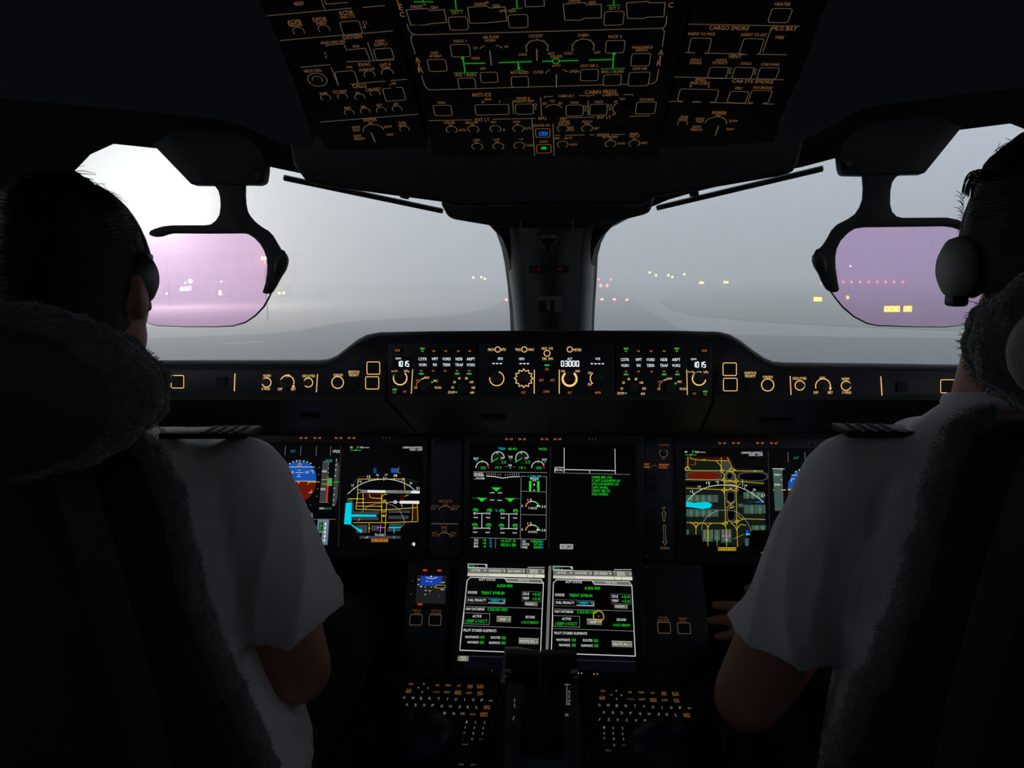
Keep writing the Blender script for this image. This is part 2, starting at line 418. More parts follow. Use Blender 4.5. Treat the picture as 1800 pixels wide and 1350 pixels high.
# ================================================================== cockpit shell
mat('cockpit_black', (0.006, 0.0065, 0.008), 0.55, bump=0.05, bscale=300)
mat('liner_blue_grey', (0.115, 0.142, 0.178), 0.75, bump=0.08, bscale=400)
mat('cabin_grey', (0.68, 0.68, 0.67), 0.8, bump=0.05, bscale=200)
mat('side_liner', (0.34, 0.35, 0.36), 0.8, bump=0.05, bscale=200)
mat('cabin_carpet', (0.10, 0.11, 0.13), 0.95, bump=0.3, bscale=500)
mat('panel_dark', (0.010, 0.012, 0.016), 0.5, bump=0.04, bscale=500)
mat('panel_blue', (0.014, 0.020, 0.030), 0.5, bump=0.04, bscale=500)
mat('post_grey', (0.22, 0.225, 0.205), 0.6, bump=0.05, bscale=200)
mat('knob_grey', (0.035, 0.035, 0.034), 0.45)
mat('screw_metal', (0.16, 0.16, 0.17), 0.35, metal=0.9)
mat('rubber', (0.008, 0.008, 0.009), 0.7)
mat('hood_leather', (0.010, 0.011, 0.014), 0.6, bump=0.1, bscale=250)
mat('placard_grey', (0.13, 0.13, 0.13), 0.5)
def glass(name, tint, refl=0.04, shine=(1, 1, 1)):
    m = bpy.data.materials.new(name); m.use_nodes = True; nt = m.node_tree; nt.nodes.clear()
    t = nt.nodes.new('ShaderNodeBsdfTransparent'); t.inputs[0].default_value = (*tint, 1)
    g = nt.nodes.new('ShaderNodeBsdfGlossy'); g.inputs['Roughness'].default_value = 0.02; g.inputs[0].default_value = (*shine, 1)
    x = nt.nodes.new('ShaderNodeMixShader'); x.inputs[0].default_value = refl; o = nt.nodes.new('ShaderNodeOutputMaterial')
    nt.links.new(t.outputs[0], x.inputs[1]); nt.links.new(g.outputs[0], x.inputs[2]); nt.links.new(x.outputs[0], o.inputs[0]); M[name] = m
glass('window_glass', (0.985, 0.99, 0.99), 0.02)

mb = MB(); mb.box((0, .75, -.03), (3.0, 3.4, .06)); struct(mb.build('floor', 'cabin_carpet'), 'dark cockpit floor')
mb = MB(); mb.box((0, -.83, 1.0), (3.0, .06, 2.1)); struct(mb.build('wall_back', 'cabin_grey'), 'rear cockpit wall')
mb = MB(); mb.box((0, -.35, 1.90), (3.0, 1.0, .06)); struct(mb.build('ceiling', 'cabin_grey'), 'flat rear ceiling')
# side walls with their sliding windows
for s, nm in ((-1, 'left'), (1, 'right')):
    f4 = frame4((s*1.28, .2, EZ), (0, -s, 0), (0, 0, 1))          # local x runs aft (left) / forward (right), z points inboard
    X = lambda y: -s*(y - .2)
    win = [(X(.22), -.22), (X(1.10), -.22), (X(1.14), .06), (X(1.08), .30), (X(.28), .30), (X(.16), .08)]
    out = [(X(-.86), -1.25), (X(1.235), -1.25), (X(1.235), .75), (X(-.86), .75)]
    mb = plate(out, [win], f4, -.06, 0); struct(mb.build('wall_' + nm, 'side_liner'), nm + ' cockpit side wall with its side window opening')
    mb = plate(win, [], f4, -.04, -.03); struct(mb.build('window_%d' % (3 if s < 0 else 4), 'window_glass'), nm + ' side window pane')

# windscreen planes: the panes meet at the centre post and sweep back towards the sides, leaning back at the top
def wplane(pc, ps):
    a, b = at(*pc), at(*ps); return a, b
LO = [(903,668),(903,600),(902,560),(898,510),(893,470),(887,440),(878,415),(866,401),(856,392),(830,376),(760,345),(640,318),(526,300),(470,288),(275,256),(200,248),(160,266),(133,294),(118,330),(104,420),(112,560),(150,668)]
RO = [(1036,668),(1038,600),(1040,545),(1043,500),(1045,455),(1051,432),(1060,415),(1072,402),(1084,390),(1110,376),(1180,346),(1290,314),(1415,288),(1471,273),(1620,238),(1690,223),(1776,212),(1800,221),(1850,250),(1872,300),(1885,420),(1878,560),(1840,668)]
WIN = {}
for s, pix, nm in ((-1, LO, 'left'), (1, RO, 'right')):
    o = at(903 if s < 0 else 1040, 500, 1.92)
    side = Vector((s*.88, -.475, 0)).normalized()
    u = -side if s < 0 else side
    up = Vector((0, -.42, .9)); pl = Panel(o, u, up); WIN[s] = pl
    hole = [pl.uv(*p) for p in pix]
    area = sum(hole[i-1][0]*hole[i][1]-hole[i][0]*hole[i-1][1] for i in range(len(hole)))
    if area < 0: hole.reverse()
    # the frame reaches from the centre line out to the side wall
    xin = s*(-1)*0.0
    ui = (0 - o.x)/u.x; uo = (s*1.35 - o.x)/u.x
    lo_, hi_ = min(ui, uo), max(ui, uo)
    out = [(lo_, -.62), (hi_, -.62), (hi_, .95), (lo_, .95)]
    mb = plate(out, [hole], pl.M, -.02, .02)
    struct(mb.build('wall_front_' + nm, 'cockpit_black'), nm + ' windscreen frame')
    mb = plate(hole, [], pl.M, -.012, -.004)
    struct(mb.build('window_%d' % (1 if s < 0 else 2), 'window_glass'), nm + ' front windscreen pane')

# centre post: dark middle face, paler slanting cheeks, flared at the top
rows = [(380, 830, 905, 1040, 1112), (395, 858, 910, 1030, 1084), (401, 866, 911, 1027, 1072), (415, 878, 912, 1024, 1060), (440, 887, 914, 1021, 1050), (470, 893, 916, 1020, 1045), (510, 898, 919, 1019, 1043), (545, 902, 921, 1018, 1041), (600, 905, 925, 1016, 1039), (668, 909, 929, 1014, 1036)]
Yf, Yb = 1.80, 1.90
post = thing('trim_1', 'dark centre post between the two windscreens', 'window post', at(970, 660, 1.85)); del post['category']; post['kind'] = 'structure'
inv = Matrix.Translation(-post.location)
def quad_rows(A, B):
    V, Fc = [], []
    for a, b in zip(A, B): V += [inv @ a, inv @ b]
    for i in range(len(A)-1): Fc.append((2*i, 2*i+2, 2*i+3, 2*i+1))
    return V, Fc
li = [at(r[2], r[0], Yf) for r in rows]; ri = [at(r[3], r[0], Yf) for r in rows]
lo2 = [at(r[1], r[0], Yb) for r in rows]; ro2 = [at(r[4], r[0], Yb) for r in rows]
def slab(A, B, name, m, depth=.05):
    V, Fc = quad_rows(A, B); n = len(V); mb = MB()
    W = [Vector(q) + Vector((0, depth, 0)) for q in V]
    F2 = [tuple(reversed([i + n for i in f])) for f in Fc]
    k = len(A); side = []
    for i in range(k-1): side += [(2*i+2, 2*i, 2*i+n, 2*i+2+n), (2*i+1, 2*i+3, 2*i+3+n, 2*i+1+n)]
    side += [(0, 1, 1+n, n), (2*k-1, 2*k-2, 2*k-2+n, 2*k-1+n)]
    mb.add(list(V) + W, Fc + F2 + side); return mb.build(name, m, post, True)
slab(li, ri, 'post_cover', 'cockpit_black'); slab(lo2, li, 'post_cheek', 'post_grey', .03); slab(ri, ro2, 'post_cheek', 'post_grey', .03)
# fittings on the post
def on_post(px, py): return at(px, py, Yf - .004)
def pd(px): return px * Yf / FPX
t = thing('eye_position_indicator', 'small grey eye-position ball indicator on the centre post', 'indicator', on_post(963, 430))
mb = MB(); mb.tube([(-pd(15), 0, pd(14)), (-pd(12), -.01, pd(4)), (-pd(7), -.012, -pd(4)), (-pd(7), -.012, -pd(16))], .004, 8)
mb.tube([(pd(15), 0, pd(14)), (pd(12), -.01, pd(4)), (pd(7), -.012, -pd(4)), (pd(7), -.012, -pd(16))], .004, 8)
mb.box((0, -.004, pd(13)), (pd(34), .012, .008)); mb.build('bracket', 'knob_grey', t, True)
for k in (-1, 0, 1):
    mb = MB(); mb.ball((pd(7)*k, -.016 - .004*abs(k), pd(13)), .0055, 10); mb.build('sighting_ball', 'placard_grey', t, True)
t = thing('post_placard', 'small grey slotted placard low on the centre post', 'placard', on_post(967, 534))
mb = MB(); mb.box((0, 0, 0), (pd(44), .006, pd(30))); mb.build('placard_plate', 'knob_grey', t, bevel=.001)
for cx, wd, h, cz, m in ((0, 42, 7, 10, 'placard_grey'), (-3, 7, 18, -3, 'placard_grey'), (14, 13, 20, -4, 'placard_grey'), (-13, 8, 18, -4, 'cockpit_black'), (5, 7, 18, -3, 'cockpit_black')):
    mb = MB(); mb.box((pd(cx), -.0045, pd(cz)), (pd(wd), .004, pd(h))); mb.build('placard_bar', m, t)
emat('led_dull_red', lin(70, 8, 8), 1.0)
t = thing('annunciator_strip', 'black strip with two dull red lamps on the centre post', 'indicator', on_post(965, 473))
mb = MB(); mb.box((0, 0, 0), (pd(70), .008, pd(13))); mb.build('strip_case', 'rubber', t, bevel=.001)
for k in (-18, 19):
    mb = MB(); mb.box((pd(k), -.005, 0), (pd(5), .003, pd(3))); mb.build('lamp', 'led_dull_red', t)

# brow over the windscreen: wide box under the overhead panel and the deeper middle box
def px_prism(name, pix, Y, depth, m, parent=None, bevel=.006):
    P = [at(x, y, Y) for x, y in pix]; n = len(P); mb = MB()
    V = P + [p + Vector((0, depth, depth*.25)) for p in P]
    Fc = [tuple(range(n)), tuple(range(2*n-1, n-1, -1))] + [((i+1) % n, i, n+i, n+(i+1) % n) for i in range(n)]
    mb.add(V, Fc); o = mb.build(name, m, parent, bevel=bevel)
    bm = bmesh.new(); bm.from_mesh(o.data); bmesh.ops.recalc_face_normals(bm, faces=bm.faces); bm.to_mesh(o.data); bm.free()
    return o
struct(px_prism('ceiling_brow', [(505,236),(515,290),(536,320),(560,327),(775,356),(800,364),(1130,362),(1149,349),(1370,311),(1396,304),(1405,285),(1420,222)], 1.04, .07, 'cockpit_black'), 'wide black brow under the overhead panel')
struct(px_prism('ceiling_brow_centre', [(768,300),(776,362),(787,382),(800,387),(860,397),(900,401),(960,403),(1015,402),(1085,390),(1130,379),(1143,374),(1150,350),(1152,300)], 1.5, .12, 'cockpit_black'), 'deeper middle part of the brow above the centre post')
for x in (915, 1007):
    o = at(x, 398, 1.49); mb = MB(); mb.box(o, (.003, .01, .022)); struct(mb.build('trim_2', 'placard_grey'), 'small clip at the foot of the brow')
# ceiling liners beside the overhead panel
OV = Panel(at(955, 258, .85), (1, 0, 0), (0, -math.cos(math.radians(27)), math.sin(math.radians(27))))
for s, nm, pix in ((-1, 'left', [(472,12),(512,112),(549,222),(553,236),(549,244),(540,247),(526,245),(500,236),(430,206),(402,196),(385,193),(200,174),(0,155),(-420,120)]),
                   (1, 'right', [(1442,12),(1418,90),(1378,180),(1366,210),(1366,220),(1374,228),(1390,231),(1410,230),(1430,222),(1490,188),(1515,174),(1535,169),(1660,152),(1800,136),(2300,80)])):
    P = [OV.uv(*p) for p in pix]
    P += [(s*1.27, P[-1][1]), (s*1.27, 1.05), (s*.40, 1.05)]
    if sum(P[i-1][0]*P[i][1]-P[i][0]*P[i-1][1] for i in range(len(P))) < 0: P.reverse()
    mb = plate(P, [], OV.M, -.06, .012); o = mb.build('ceiling_liner_' + nm, 'liner_blue_grey', bevel=.012); struct(o, nm + ' blue-grey ceiling liner beside the overhead panel')
# dark soffits from the liners forward to the windscreen frame
mb = MB(); mb.box((0, 1.18, EZ + .46), (2.7, .96, .05)); struct(mb.build('ceiling_soffit', 'cockpit_black'), 'dark soffit above the windscreens')

# glare shield hood
GS = Panel(at(965, 670, 1.40), (1, 0, 0), (0, math.sin(math.radians(8)), math.cos(math.radians(8))))
gl = thing('glareshield', 'long black padded glareshield hood under the windscreens', 'glareshield', (0, 1.5, EZ - .3))
top = [(100,633),(300,632),(552,632),(572,630),(590,622),(608,608),(626,594),(642,586),(662,582),(760,580),(960,579),(1180,579),(1268,581),(1285,585),(1303,595),(1325,612),(1347,627),(1364,634),(1385,636),(1560,638),(1690,640),(1860,642)]
P = [GS.uv(*p) for p in top]; P[0] = (-1.26, P[0][1]); P[-1] = (1.20, P[-1][1])
bot = GS.uv(965, 700)[1]
mb = MB(); n = len(P)
sec = []
for dz, drop, w_ in ((0.0, .012, 0), (.012, .002, 0), (.035, .0, 0), (.10, .004, 0), (.50, .07, 0)):
    sec.append([GS.M @ Vector((p[0], p[1] - drop, -dz)) for p in P])
V = [q for s_ in sec for q in s_]
Fc = [(i*n+k, i*n+k+1, (i+1)*n+k+1, (i+1)*n+k) for i in range(len(sec)-1) for k in range(n-1)]
fb = [GS.M @ Vector((p[0], bot, 0)) for p in P]; bb = [GS.M @ Vector((p[0], bot - .02, -.50)) for p in P]
k0 = len(V); V += fb; k1 = len(V); V += bb; e = (len(sec)-1)*n
Fc += [(k+1, k, k0+k, k0+k+1) for k in range(n-1)] + [(e+k, e+k+1, k1+k+1, k1+k) for k in range(n-1)] + [(k0+k+1, k0+k, k1+k, k1+k+1) for k in range(n-1)]
iv = Matrix.Translation(-gl.location)
mb.add([iv @ q for q in V], Fc); o = mb.build('hood', 'hood_leather', gl, True)
bm = bmesh.new(); bm.from_mesh(o.data); bmesh.ops.recalc_face_normals(bm, faces=bm.faces); bm.to_mesh(o.data); bm.free()
# sloping under-panel in three pieces with open joints
mat('under_green', (0.022, 0.026, 0.018), 0.5, bump=0.05, bscale=300)
a = GS.M @ Vector((0, bot, 0)); 
for x0, x1, x2, x3 in ((100, 676, 731, 60), (682, 1252, 1227, 737), (1258, 1860, 1900, 1233)):
    q = [at(x0, 703, 1.385), at(x1, 703, 1.385), at(x2, 762, 1.50), at(x3, 762, 1.50)]
    q = [iv @ p for p in q]; nrm = (q[1]-q[0]).cross(q[3]-q[0]).normalized()
    if nrm.y > 0: nrm = -nrm
    mb = MB(); mb.add(q + [p - nrm*.02 for p in q], [(0,1,2,3),(7,6,5,4),(1,0,4,5),(2,1,5,6),(3,2,6,7),(0,3,7,4)])
    mb.build('under_panel', 'under_green', gl)
for x, y, wd in ((545,733,36),(868,734,44),(1120,740,40),(1365,741,60)):
    f = (y-703)/59.; p = iv @ at(x, y, 1.385 + f*.115); mb = MB(); mb.box((p.x, p.y - .004, p.z), (wd*1.45/FPX, .014, .007)); mb.build('finger_slot', 'rubber', gl, bevel=.002)
# lower front bulkhead and side ledges close the shell in front of the feet
mb = MB(); mb.box((0, 1.93, .42), (2.7, .05, .95)); struct(mb.build('wall_front_lower', 'cockpit_black'), 'bulkhead in front of the pedals')
for s, nm in ((-1, 'left'), (1, 'right')):
    mb = MB(); mb.box((s*1.27, 1.58, .48), (.05, .72, 1.08)); struct(mb.build('wall_front_' + nm + '_lower', 'cockpit_black'), nm + ' foot well side')
# ================================================================== overhead panel
emat('amber_dim', lin(152, 107, 65), 0.6)
emat('amber_line', lin(122, 104, 84), 0.6)
emat('amber_faint', lin(105, 70, 38), 0.8)
emat('amber', lin(255, 205, 130), 1.0)
emat('amber_orange', lin(196, 110, 55), 0.9)
emat('lit_white', lin(235, 245, 255), 1.15)
emat('lit_green', lin(25, 190, 70), 0.9)
emat('flow_green', lin(35, 155, 40), 0.75)
emat('lit_blue', lin(30, 120, 255), 1.0)
emat('lit_green_bright', lin(20, 255, 40), 1.0)
def push_button(P, par, cx, cy, w, h, lit='amber_line', wp=1.15, name='push_button', hgt=.0022, m='rubber', label=None):
    u, v = P.uv(cx, cy); a, b = P.sc(cx, cy); W, H = w*a, h*b
    q = MB(); q.prism(rrect_pts(0, 0, W*.98, H*.98, .0016, 2), 0, hgt, .96); o = q.build(name, m, par, loc=(u, v, 0))
    if lit:
        q = MB(); q.strip(rrect_pts(0, 0, W, H, .0022, 3), wp*a, hgt + .0004, True); q.build('button_frame', lit, o)
    return o
def guard(P, par, cx, cy, w, h, hgt=.016):
    hgt *= .45
    u, v = P.uv(cx, cy); a, b = P.sc(cx, cy); q = MB(); q.prism(rrect_pts(0, 0, w*a, h*b, .003, 3), 0, hgt, .85); return q.build('switch_guard', 'rubber', par, loc=(u, v, 0), bevel=.001)
def knob(P, par, cx, cy, r, ang=90, hgt=.016, m='knob_grey', pointer=None, pl=1.0, fin=True, name='rotary_knob'):
    hgt *= .7
    u, v = P.uv(cx, cy); a = P.sc(cx, cy)[0]; R = r*a
    q = MB(); q.lathe([(R, 0), (R, hgt*.55), (R*.93, hgt*.62)], 24)
    if fin:
        c, s = math.cos(math.radians(ang)), math.sin(math.radians(ang)); rot = Matrix(((c, -s, 0), (s, c, 0), (0, 0, 1)))
        q.box((0, 0, hgt*.75), (R*1.9*pl, R*.42, hgt*.5), rot)
    else: q.lathe([(R*.8, hgt*.62), (R*.8, hgt), (R*.7, hgt*1.04)], 24)
    o = q.build(name, m, par, loc=(u, v, 0), bevel=.0006)
    if pointer:
        q = MB(); c, s = math.cos(math.radians(ang)), math.sin(math.radians(ang)); q.strip([(-c*R*pl*.9, -s*R*pl*.9), (c*R*pl*.95, s*R*pl*.95)], .0009, hgt + .0004); q.build('knob_pointer', pointer, o)
    return o
def toggle(P, par, cx, cy, r, tilt=-.5, side=0.0):
    u, v = P.uv(cx, cy); a = P.sc(cx, cy)[0]; R = r*a
    q = MB(); q.lathe([(R*.62, 0), (R*.62, .003), (R*.45, .005)], 14); o = q.build('toggle_switch', 'knob_grey', par, loc=(u, v, 0))
    q = MB(); q.tube([(0, 0, .003), (side*.006, tilt*.003, .006), (side*.01, tilt*.006, .010)], [.0016, .0022, .0028], 8); q.build('toggle_lever', 'rubber', o, True)
    return o
def chain_mark(P, mb, cx, cy, h):      # the small guarded-key mark beside some buttons
    P.arc(mb, cx, cy - h*.25, h*.22, 0, 360, .8); P.arc(mb, cx, cy + h*.22, h*.14, 0, 360, .8); P.line(mb, [(cx, cy - h*.05), (cx + .5, cy + h*.1)], .9)

over = thing('overhead_panel', 'dark overhead switch panel with dim amber lettering and green flow lines', 'switch panel', mw=OV.M.copy())
vax = (0, -math.cos(math.radians(27)), math.sin(math.radians(27)))
def side_panel(px, py, p0, p1):
    """side section hinged along the centre section, its outer edge hanging a little lower"""
    o = OV.M @ Vector((*OV.uv(px, py), 0)); best = None; n0 = Vector((1, 0, 0)).cross(Vector(vax))
    for k in range(-300, 301):
        t = math.radians(k*.1); u = Vector((math.cos(t), 0, 0)) + n0*math.sin(t); p = Panel(o, u, vax)
        e = abs(p.uv(*p0)[1] - p.uv(*p1)[1])
        if best is None or e < best[0]: best = (e, p, k*.1)
    return best[1]
OL = side_panel(742, 150, (492, 70), (690.5, 53)); OR = side_panel(1174, 150, (1210, 41), (1406, 45))
def local(P): return OV.I @ P.M
def section(P, name, pix, rear):
    pts = [P.uv(*p) for p in pix]; top_v = rear
    pts = pts + [(pts[-1][0] + .03*(1 if pts[-1][0] > pts[0][0] else -1), top_v), (pts[0][0] - .03*(1 if pts[-1][0] > pts[0][0] else -1), top_v)]
    if sum(pts[i-1][0]*pts[i][1]-pts[i][0]*pts[i-1][1] for i in range(len(pts))) < 0: pts.reverse()
    q = MB(); q.prism(pts, -.05, 0); o = q.build(name, 'panel_dark', over); o.matrix_local = local(P)
    return o
sc_ = section(OV, 'centre_section', [(690,-20),(704,44),(748,205),(762,279),(1158,279),(1168,205),(1206,44),(1216,-20)], .42)
sl = section(OL, 'side_section', [(462,-20),(476,44),(545,205),(573,262),(752,262),(738,205),(695,44),(680,-20)], .42)
sr = section(OR, 'side_section', [(1222,-20),(1212,44),(1172,205),(1160,262),(1360,250),(1378,205),(1440,44),(1460,-20)], .42)

# ---- left section
T, Ln = MB(), MB(); P = OL
for t, x, y, w_, h in [("RESET",526,5,18,6),("ACMS",517,37,25,7),("TRIGGER",519,43,26,5),("DFDR",562,33,25,7),("EVENT",565,39.5,19,5),("RCDR",609,21,25,7),("GND CTL",611,28,27,5),
    ("OXYGEN",619,64,35,6.5),("MASK MAN ON",585,73,43,5),("CREW",668,71,17,5),("SUPPLY",670,77,24,5),("PAX",626,80,12,4.5),("EVAC",641,112,22,6),("MECH CALL",550,123,32,5),
    ("CMD",614,117,11,4),("HORN OFF",645,121,28,5),("CAPT &",677,112,20,4.5),("PURS",678,117.5,15,4.5),("CALLS",632,150,25,6.5),("PURS",569,163,14,4.5),("FLT REST",598,160,25,5),("ALL",629,162,9,4.5),
    ("CAB REST",656,156,28,5),("EMER",690,146,13,4.5),("FWD",611,189,11,4.5),("MID",639,187,9,4.5),("EXT",667,184,10,4.5),("AFT",696,182,9,4.5),
    ("WIPER",650,209.5,25,6),("OFF",651,215.5,8,4),("INTMT",626,223,14,4),("FAST",627,228,13,4),("INTMT",629,238,14,4),("MEDIUM",632,243,18,4),("SLOW",682,221.5,14,4),("FAST",686,235.5,12,4),("RAIN",707,214.5,11,4),("RPLNT",708,219.5,15,4)]:
    P.txt(T, t, x, y, w_, h)
for pts in [[(470,26.4),(618,13)],[(637,12),(677,8.3)],[(564,-4),(571,15)],[(571,0),(573,6),(612,3)],[(492,70),(690.5,53)],[(646,73),(657,104)],[(528,117),(588,112)],[(609,107.5),(693,104)],
    [(624,146),(715.5,138)],[(563,213.5),(735,199.5)],[(582,117),(594,148),(604,149.5)],[(576,84),(573,78.5),(604,75.5),(609,86.5),(642,83.5),(650,103.5)]]:
    P.line(Ln, pts, 1.2)
for x, y, r in [(525,54,10),(569.5,50,10),(649.5,130,9.5),(572.5,171,9),(602,168.5,9),(632.5,170,9),(659.5,163.5,9),(614,197,8.5),(642,194.5,8.5),(670,193,8.5),(698,190.5,8.5),(711,226,8.5)]:
    P.arc(Ln, x, y, r, -35, 215, 1.0)
    u, v = P.uv(x, y); a = P.sc(x, y)[0]; q = MB(); q.lathe([(r*.6*a, 0), (r*.6*a, .004), (r*.5*a, .005)], 16); q.build('push_button', 'rubber', sl, loc=(u, v, 0))
P.arc(Ln, 558, 139, 17, 0, 360, 1.1); P.arc(Ln, 558, 139, 9, 0, 360, 1.0); P.arc(Ln, 681, 127, 10.5, -20, 200, 1.2); P.arc(Ln, 657, 229, 18.5, 0, 180, 1.2)
chain_mark(P, Ln, 641, 43, 16); chain_mark(P, Ln, 574, 96, 15)
for x, y, w_, h in [(617.5,45,35,24),(674.5,91,32,20),(609,133,35,24),(693,162,36,23)]: push_button(P, sl, x, y, w_, h)
guard(P, sl, 591, 97, 30, 36); guard(P, sl, 605, 140, 22, 22, .012); toggle(P, sl, 681, 128, 9); toggle(P, sl, 692, 150, 8)
u, v = P.uv(558, 139); q = MB(); q.lathe([(.0042, 0), (.0042, .002), (.0035, .0025)], 18); q.build('push_button', 'rubber', sl, loc=(u, v, 0))
knob(P, sl, 656, 227, 12, 92, .014, pointer='amber_line', pl=1.25)
Ln.build_print('lettering', 'amber_line', sl); T.build_print('lettering', 'amber_dim', sl)

# ---- right section
T, Ln = MB(), MB(); P = OR
for t, x, y, w_, h in [("HEATER",1376,6,28,5.5),("CARGO SMOKE",1282,48,70,7),("MLG BAY",1379,49,44,7),("AGENT TO FWD",1233,58.5,48,5),("AGENT TO AFT",1325,60,46,5),("FIRE",1371,64.5,15,5),("VENT",1292,98,23,6.5),
    ("AVNCS",1223,104,19,4.5),("SMOKE",1223,109.5,21,4.5),("AVNCS",1268,104.5,19,4.5),("EXTRACT",1266,109.5,26,4.5),("COOLG",1311,110.5,19,4.5),("CAB FANS",1354,112,32,4.5),("ENG",1232,139,18,6),("MAN START",1231,145,34,5),("1",1214,149.5,2,4),("2",1246,150,3,4),
    ("CAB SYS SMOKE",1323,142,73,6),("IFEC",1299,154,13,4.5),("PAX BRAND",1341,153,34,4.5),("WIPER",1264,197.5,27,6),("OFF",1262,202.5,9,4),("INTMT",1231,208,15,4),("FAST",1231,212.5,13,4),("INTMT",1225,222,15,4),("MEDIUM",1224,227,20,4),("SLOW",1289,211.5,15,4),("FAST",1284,226,14,4),("RAIN",1203,204,12,4),("RPLNT",1201,208.5,16,4)]:
    P.txt(T, t, x, y, w_, h)
for pts in [[(1210,41),(1406,45)],[(1356,47),(1341,90)],[(1205,91),(1235,92)],[(1327,94),(1383,95)],[(1237,92.2),(1307,93.6)],[(1185,134),(1378,139)],[(1176,177),(1361,182)],[(1214,152),(1214,154)],[(1246,152),(1246,154)]]: P.line(Ln, pts, 1.2)
for x, y, w_, h in [(1371,23,36,25),(1230,76,36,26),(1321,78,36,28),(1262,124,33,20),(1306,124.5,34,20),(1350,125,34,20),(1227,164,68,22),(1297,167,33,20),(1336,166,36,22)]: push_button(P, sr, x, y, w_, h)
for x, y in [(1230,86),(1322,90),(1209,175),(1240,176),(1332,178)]: guard(P, sr, x, y, 18, 10, .012)
push_button(P, sr, 1223, 121, 30, 18, None); push_button(P, sr, 1370, 78, 30, 20, None)
chain_mark(P, Ln, 1283, 124, 14); chain_mark(P, Ln, 1327, 125, 14); P.arc(Ln, 1258, 216, 19, 0, 180, 1.2); P.arc(Ln, 1200, 216, 9, -35, 215, .9)
knob(P, sr, 1260, 215, 12, 88, .014, pointer='amber_line', pl=1.25)
u, v = P.uv(1200, 216); q = MB(); q.lathe([(.004, 0), (.004, .004), (.0035, .005)], 14); q.build('push_button', 'rubber', sr, loc=(u, v, 0))
Ln.build_print('lettering', 'amber_line', sr); T.build_print('lettering', 'amber_dim', sr)

# ---- centre section
T, Ln, Gr, Fa = MB(), MB(), MB(), MB(); P = OV
for t, x, y, w_, h in [("L",701,2,6,9),("E",704.5,12,7,9),("C",707,24,8,9),("C",1179,7.5,9,9),("DRIVE",732,10.5,20,5),("1A",746,6.5,6,4),("GEN",763,12,13,5),("EXT 1",803,21,17,5),("DRIVE",844,6,20,5),("2B",856,3,6,4),("GEN",872,9,13,5),("APU GEN",892,18,29,5),("GEN",1041,3,13,5),("EXT 2",1080,13,18,5),("DRIVE",1010,0,20,5),
    ("A",734,104,9,9),("I",736.5,113,2,9),("R",739.5,122,9,9),("A",1162,91,9,9),("I",1160.5,101,2,9),("R",1159,110,8,9),("CKPT",764,92,14,4.5),("HI VENT",766,97.5,22,4.5),("PACK 1",809,71,22,5),("AIR FLOW",863,64,29,5),("NORM",862,70,18,4.5),("LO",836,83,7,4.5),("HI",890,81,6,4.5),("MAN",836,101,14,4.5),
    ("ENG 1 BLEED",819,130.5,37,5),("HOT",849,119.5,10,4.5),("APU BLEED",913,126.5,32,5),("COCKPIT",942,62,25,5),("COLD",919,94.5,15,4.5),("HOT",969,93,11,4.5),("CABIN",1025,60.5,19,5),("COLD",999,92.5,15,4.5),("HOT",1050,91,11,4.5),("XBLEED",978,98,22,4.5),("AUTO",978,114,15,4.5),("CLOSE",946,125.5,18,4.5),("OPEN",1009,124.5,16,4.5),
    ("PACK 2",1081,63,23,5),("HOT AIR 2",1036,114.5,30,5),("ENG 2 BLEED",1077,124.5,39,5),("WINDSHIELD",1129,82,37,4.5),("DEFOG",1128,87,20,4.5),("RAM AIR",1125,119.5,25,4.5),("ANTI ICE",846,165.5,34,6.5),("CABIN PRESS",1056,160.5,56,6.5),
    ("WING",776,179.5,13,4),("ENG",858,173.5,11,4),("1",849,178,2,4),("2",878,177,3,4),("PROBE &",920,171.5,23,4),("WINDOW HEAT",920,176.8,38,4),("CABIN ALT",995,167.5,28,4.5),("CABIN V/S",1073,165.8,28,4),("DEC",958,181,8,4),("TGT",971,176.5,9,4),("INC",985,180.5,7,4),("MODE",1010,179.5,14,4),("MODE",1053,178,14,4),("UP",1082,177.5,6,4),("DN",1080,199.5,6,4),("TGT",1094,173,10,4),("DITCHING",1137,174,25,4.5),
    ("EXT LT",848,209.5,25,5.5),("APU",953,207,15,5.5),("INT LT",1062,205,24,5.5),("STROBE",790,214.5,19,3.8),("ON",792,219,6,3.6),("AUTO",813,227.5,13,3.8),("BEACON",829,214.5,21,3.8),("ON",830,219,6,3.6),("NAV",868,213.5,10,3.8),("1",886,227,2,3.6),("LOGO",908,213,13,3.8),("ON",909,218,6,3.6),("AUTO",928,224.5,13,3.8),
    ("TURN",837,245,13,3.8),("ON",837,249.7,6,3.4),("LDG",873,244,10,3.8),("ON",874,248.7,6,3.4),("T.O",916,243.5,7,3.8),("TAXI",931,254.5,12,3.8),("MASTER SW",952,219.5,31,4),("START",956,248,15,3.8),("STBY",990,208,11,3.6),("COMPASS",991,212.3,19,3.6),("EYE REF",992,216.6,21,3.6),("ICE",1004,223,8,3.6),("IND",1004,227.3,9,3.6),("ANN LT",1032,212.3,19,3.6),("TEST",1032,216.6,11,3.6),("BRT",1049,224.5,9,3.8),
    ("SIGNS",1060,236,22,5),("SEAT BELTS",990,241.7,31,3.8),("AUTO",1008,253,13,3.8),("NO MOBILE",1073,239.5,27,3.8),("ON",1073,243.8,6,3.4),("AUTO",1092,251.3,13,3.8),("EMER",1115,234.3,15,3.6),("EXIT LT",1116,238.5,18,3.6),("ON",1115,242.8,6,3.4),("ARM",1132,250,11,3.8)]:
    P.txt(T, t, x, y, w_, h)
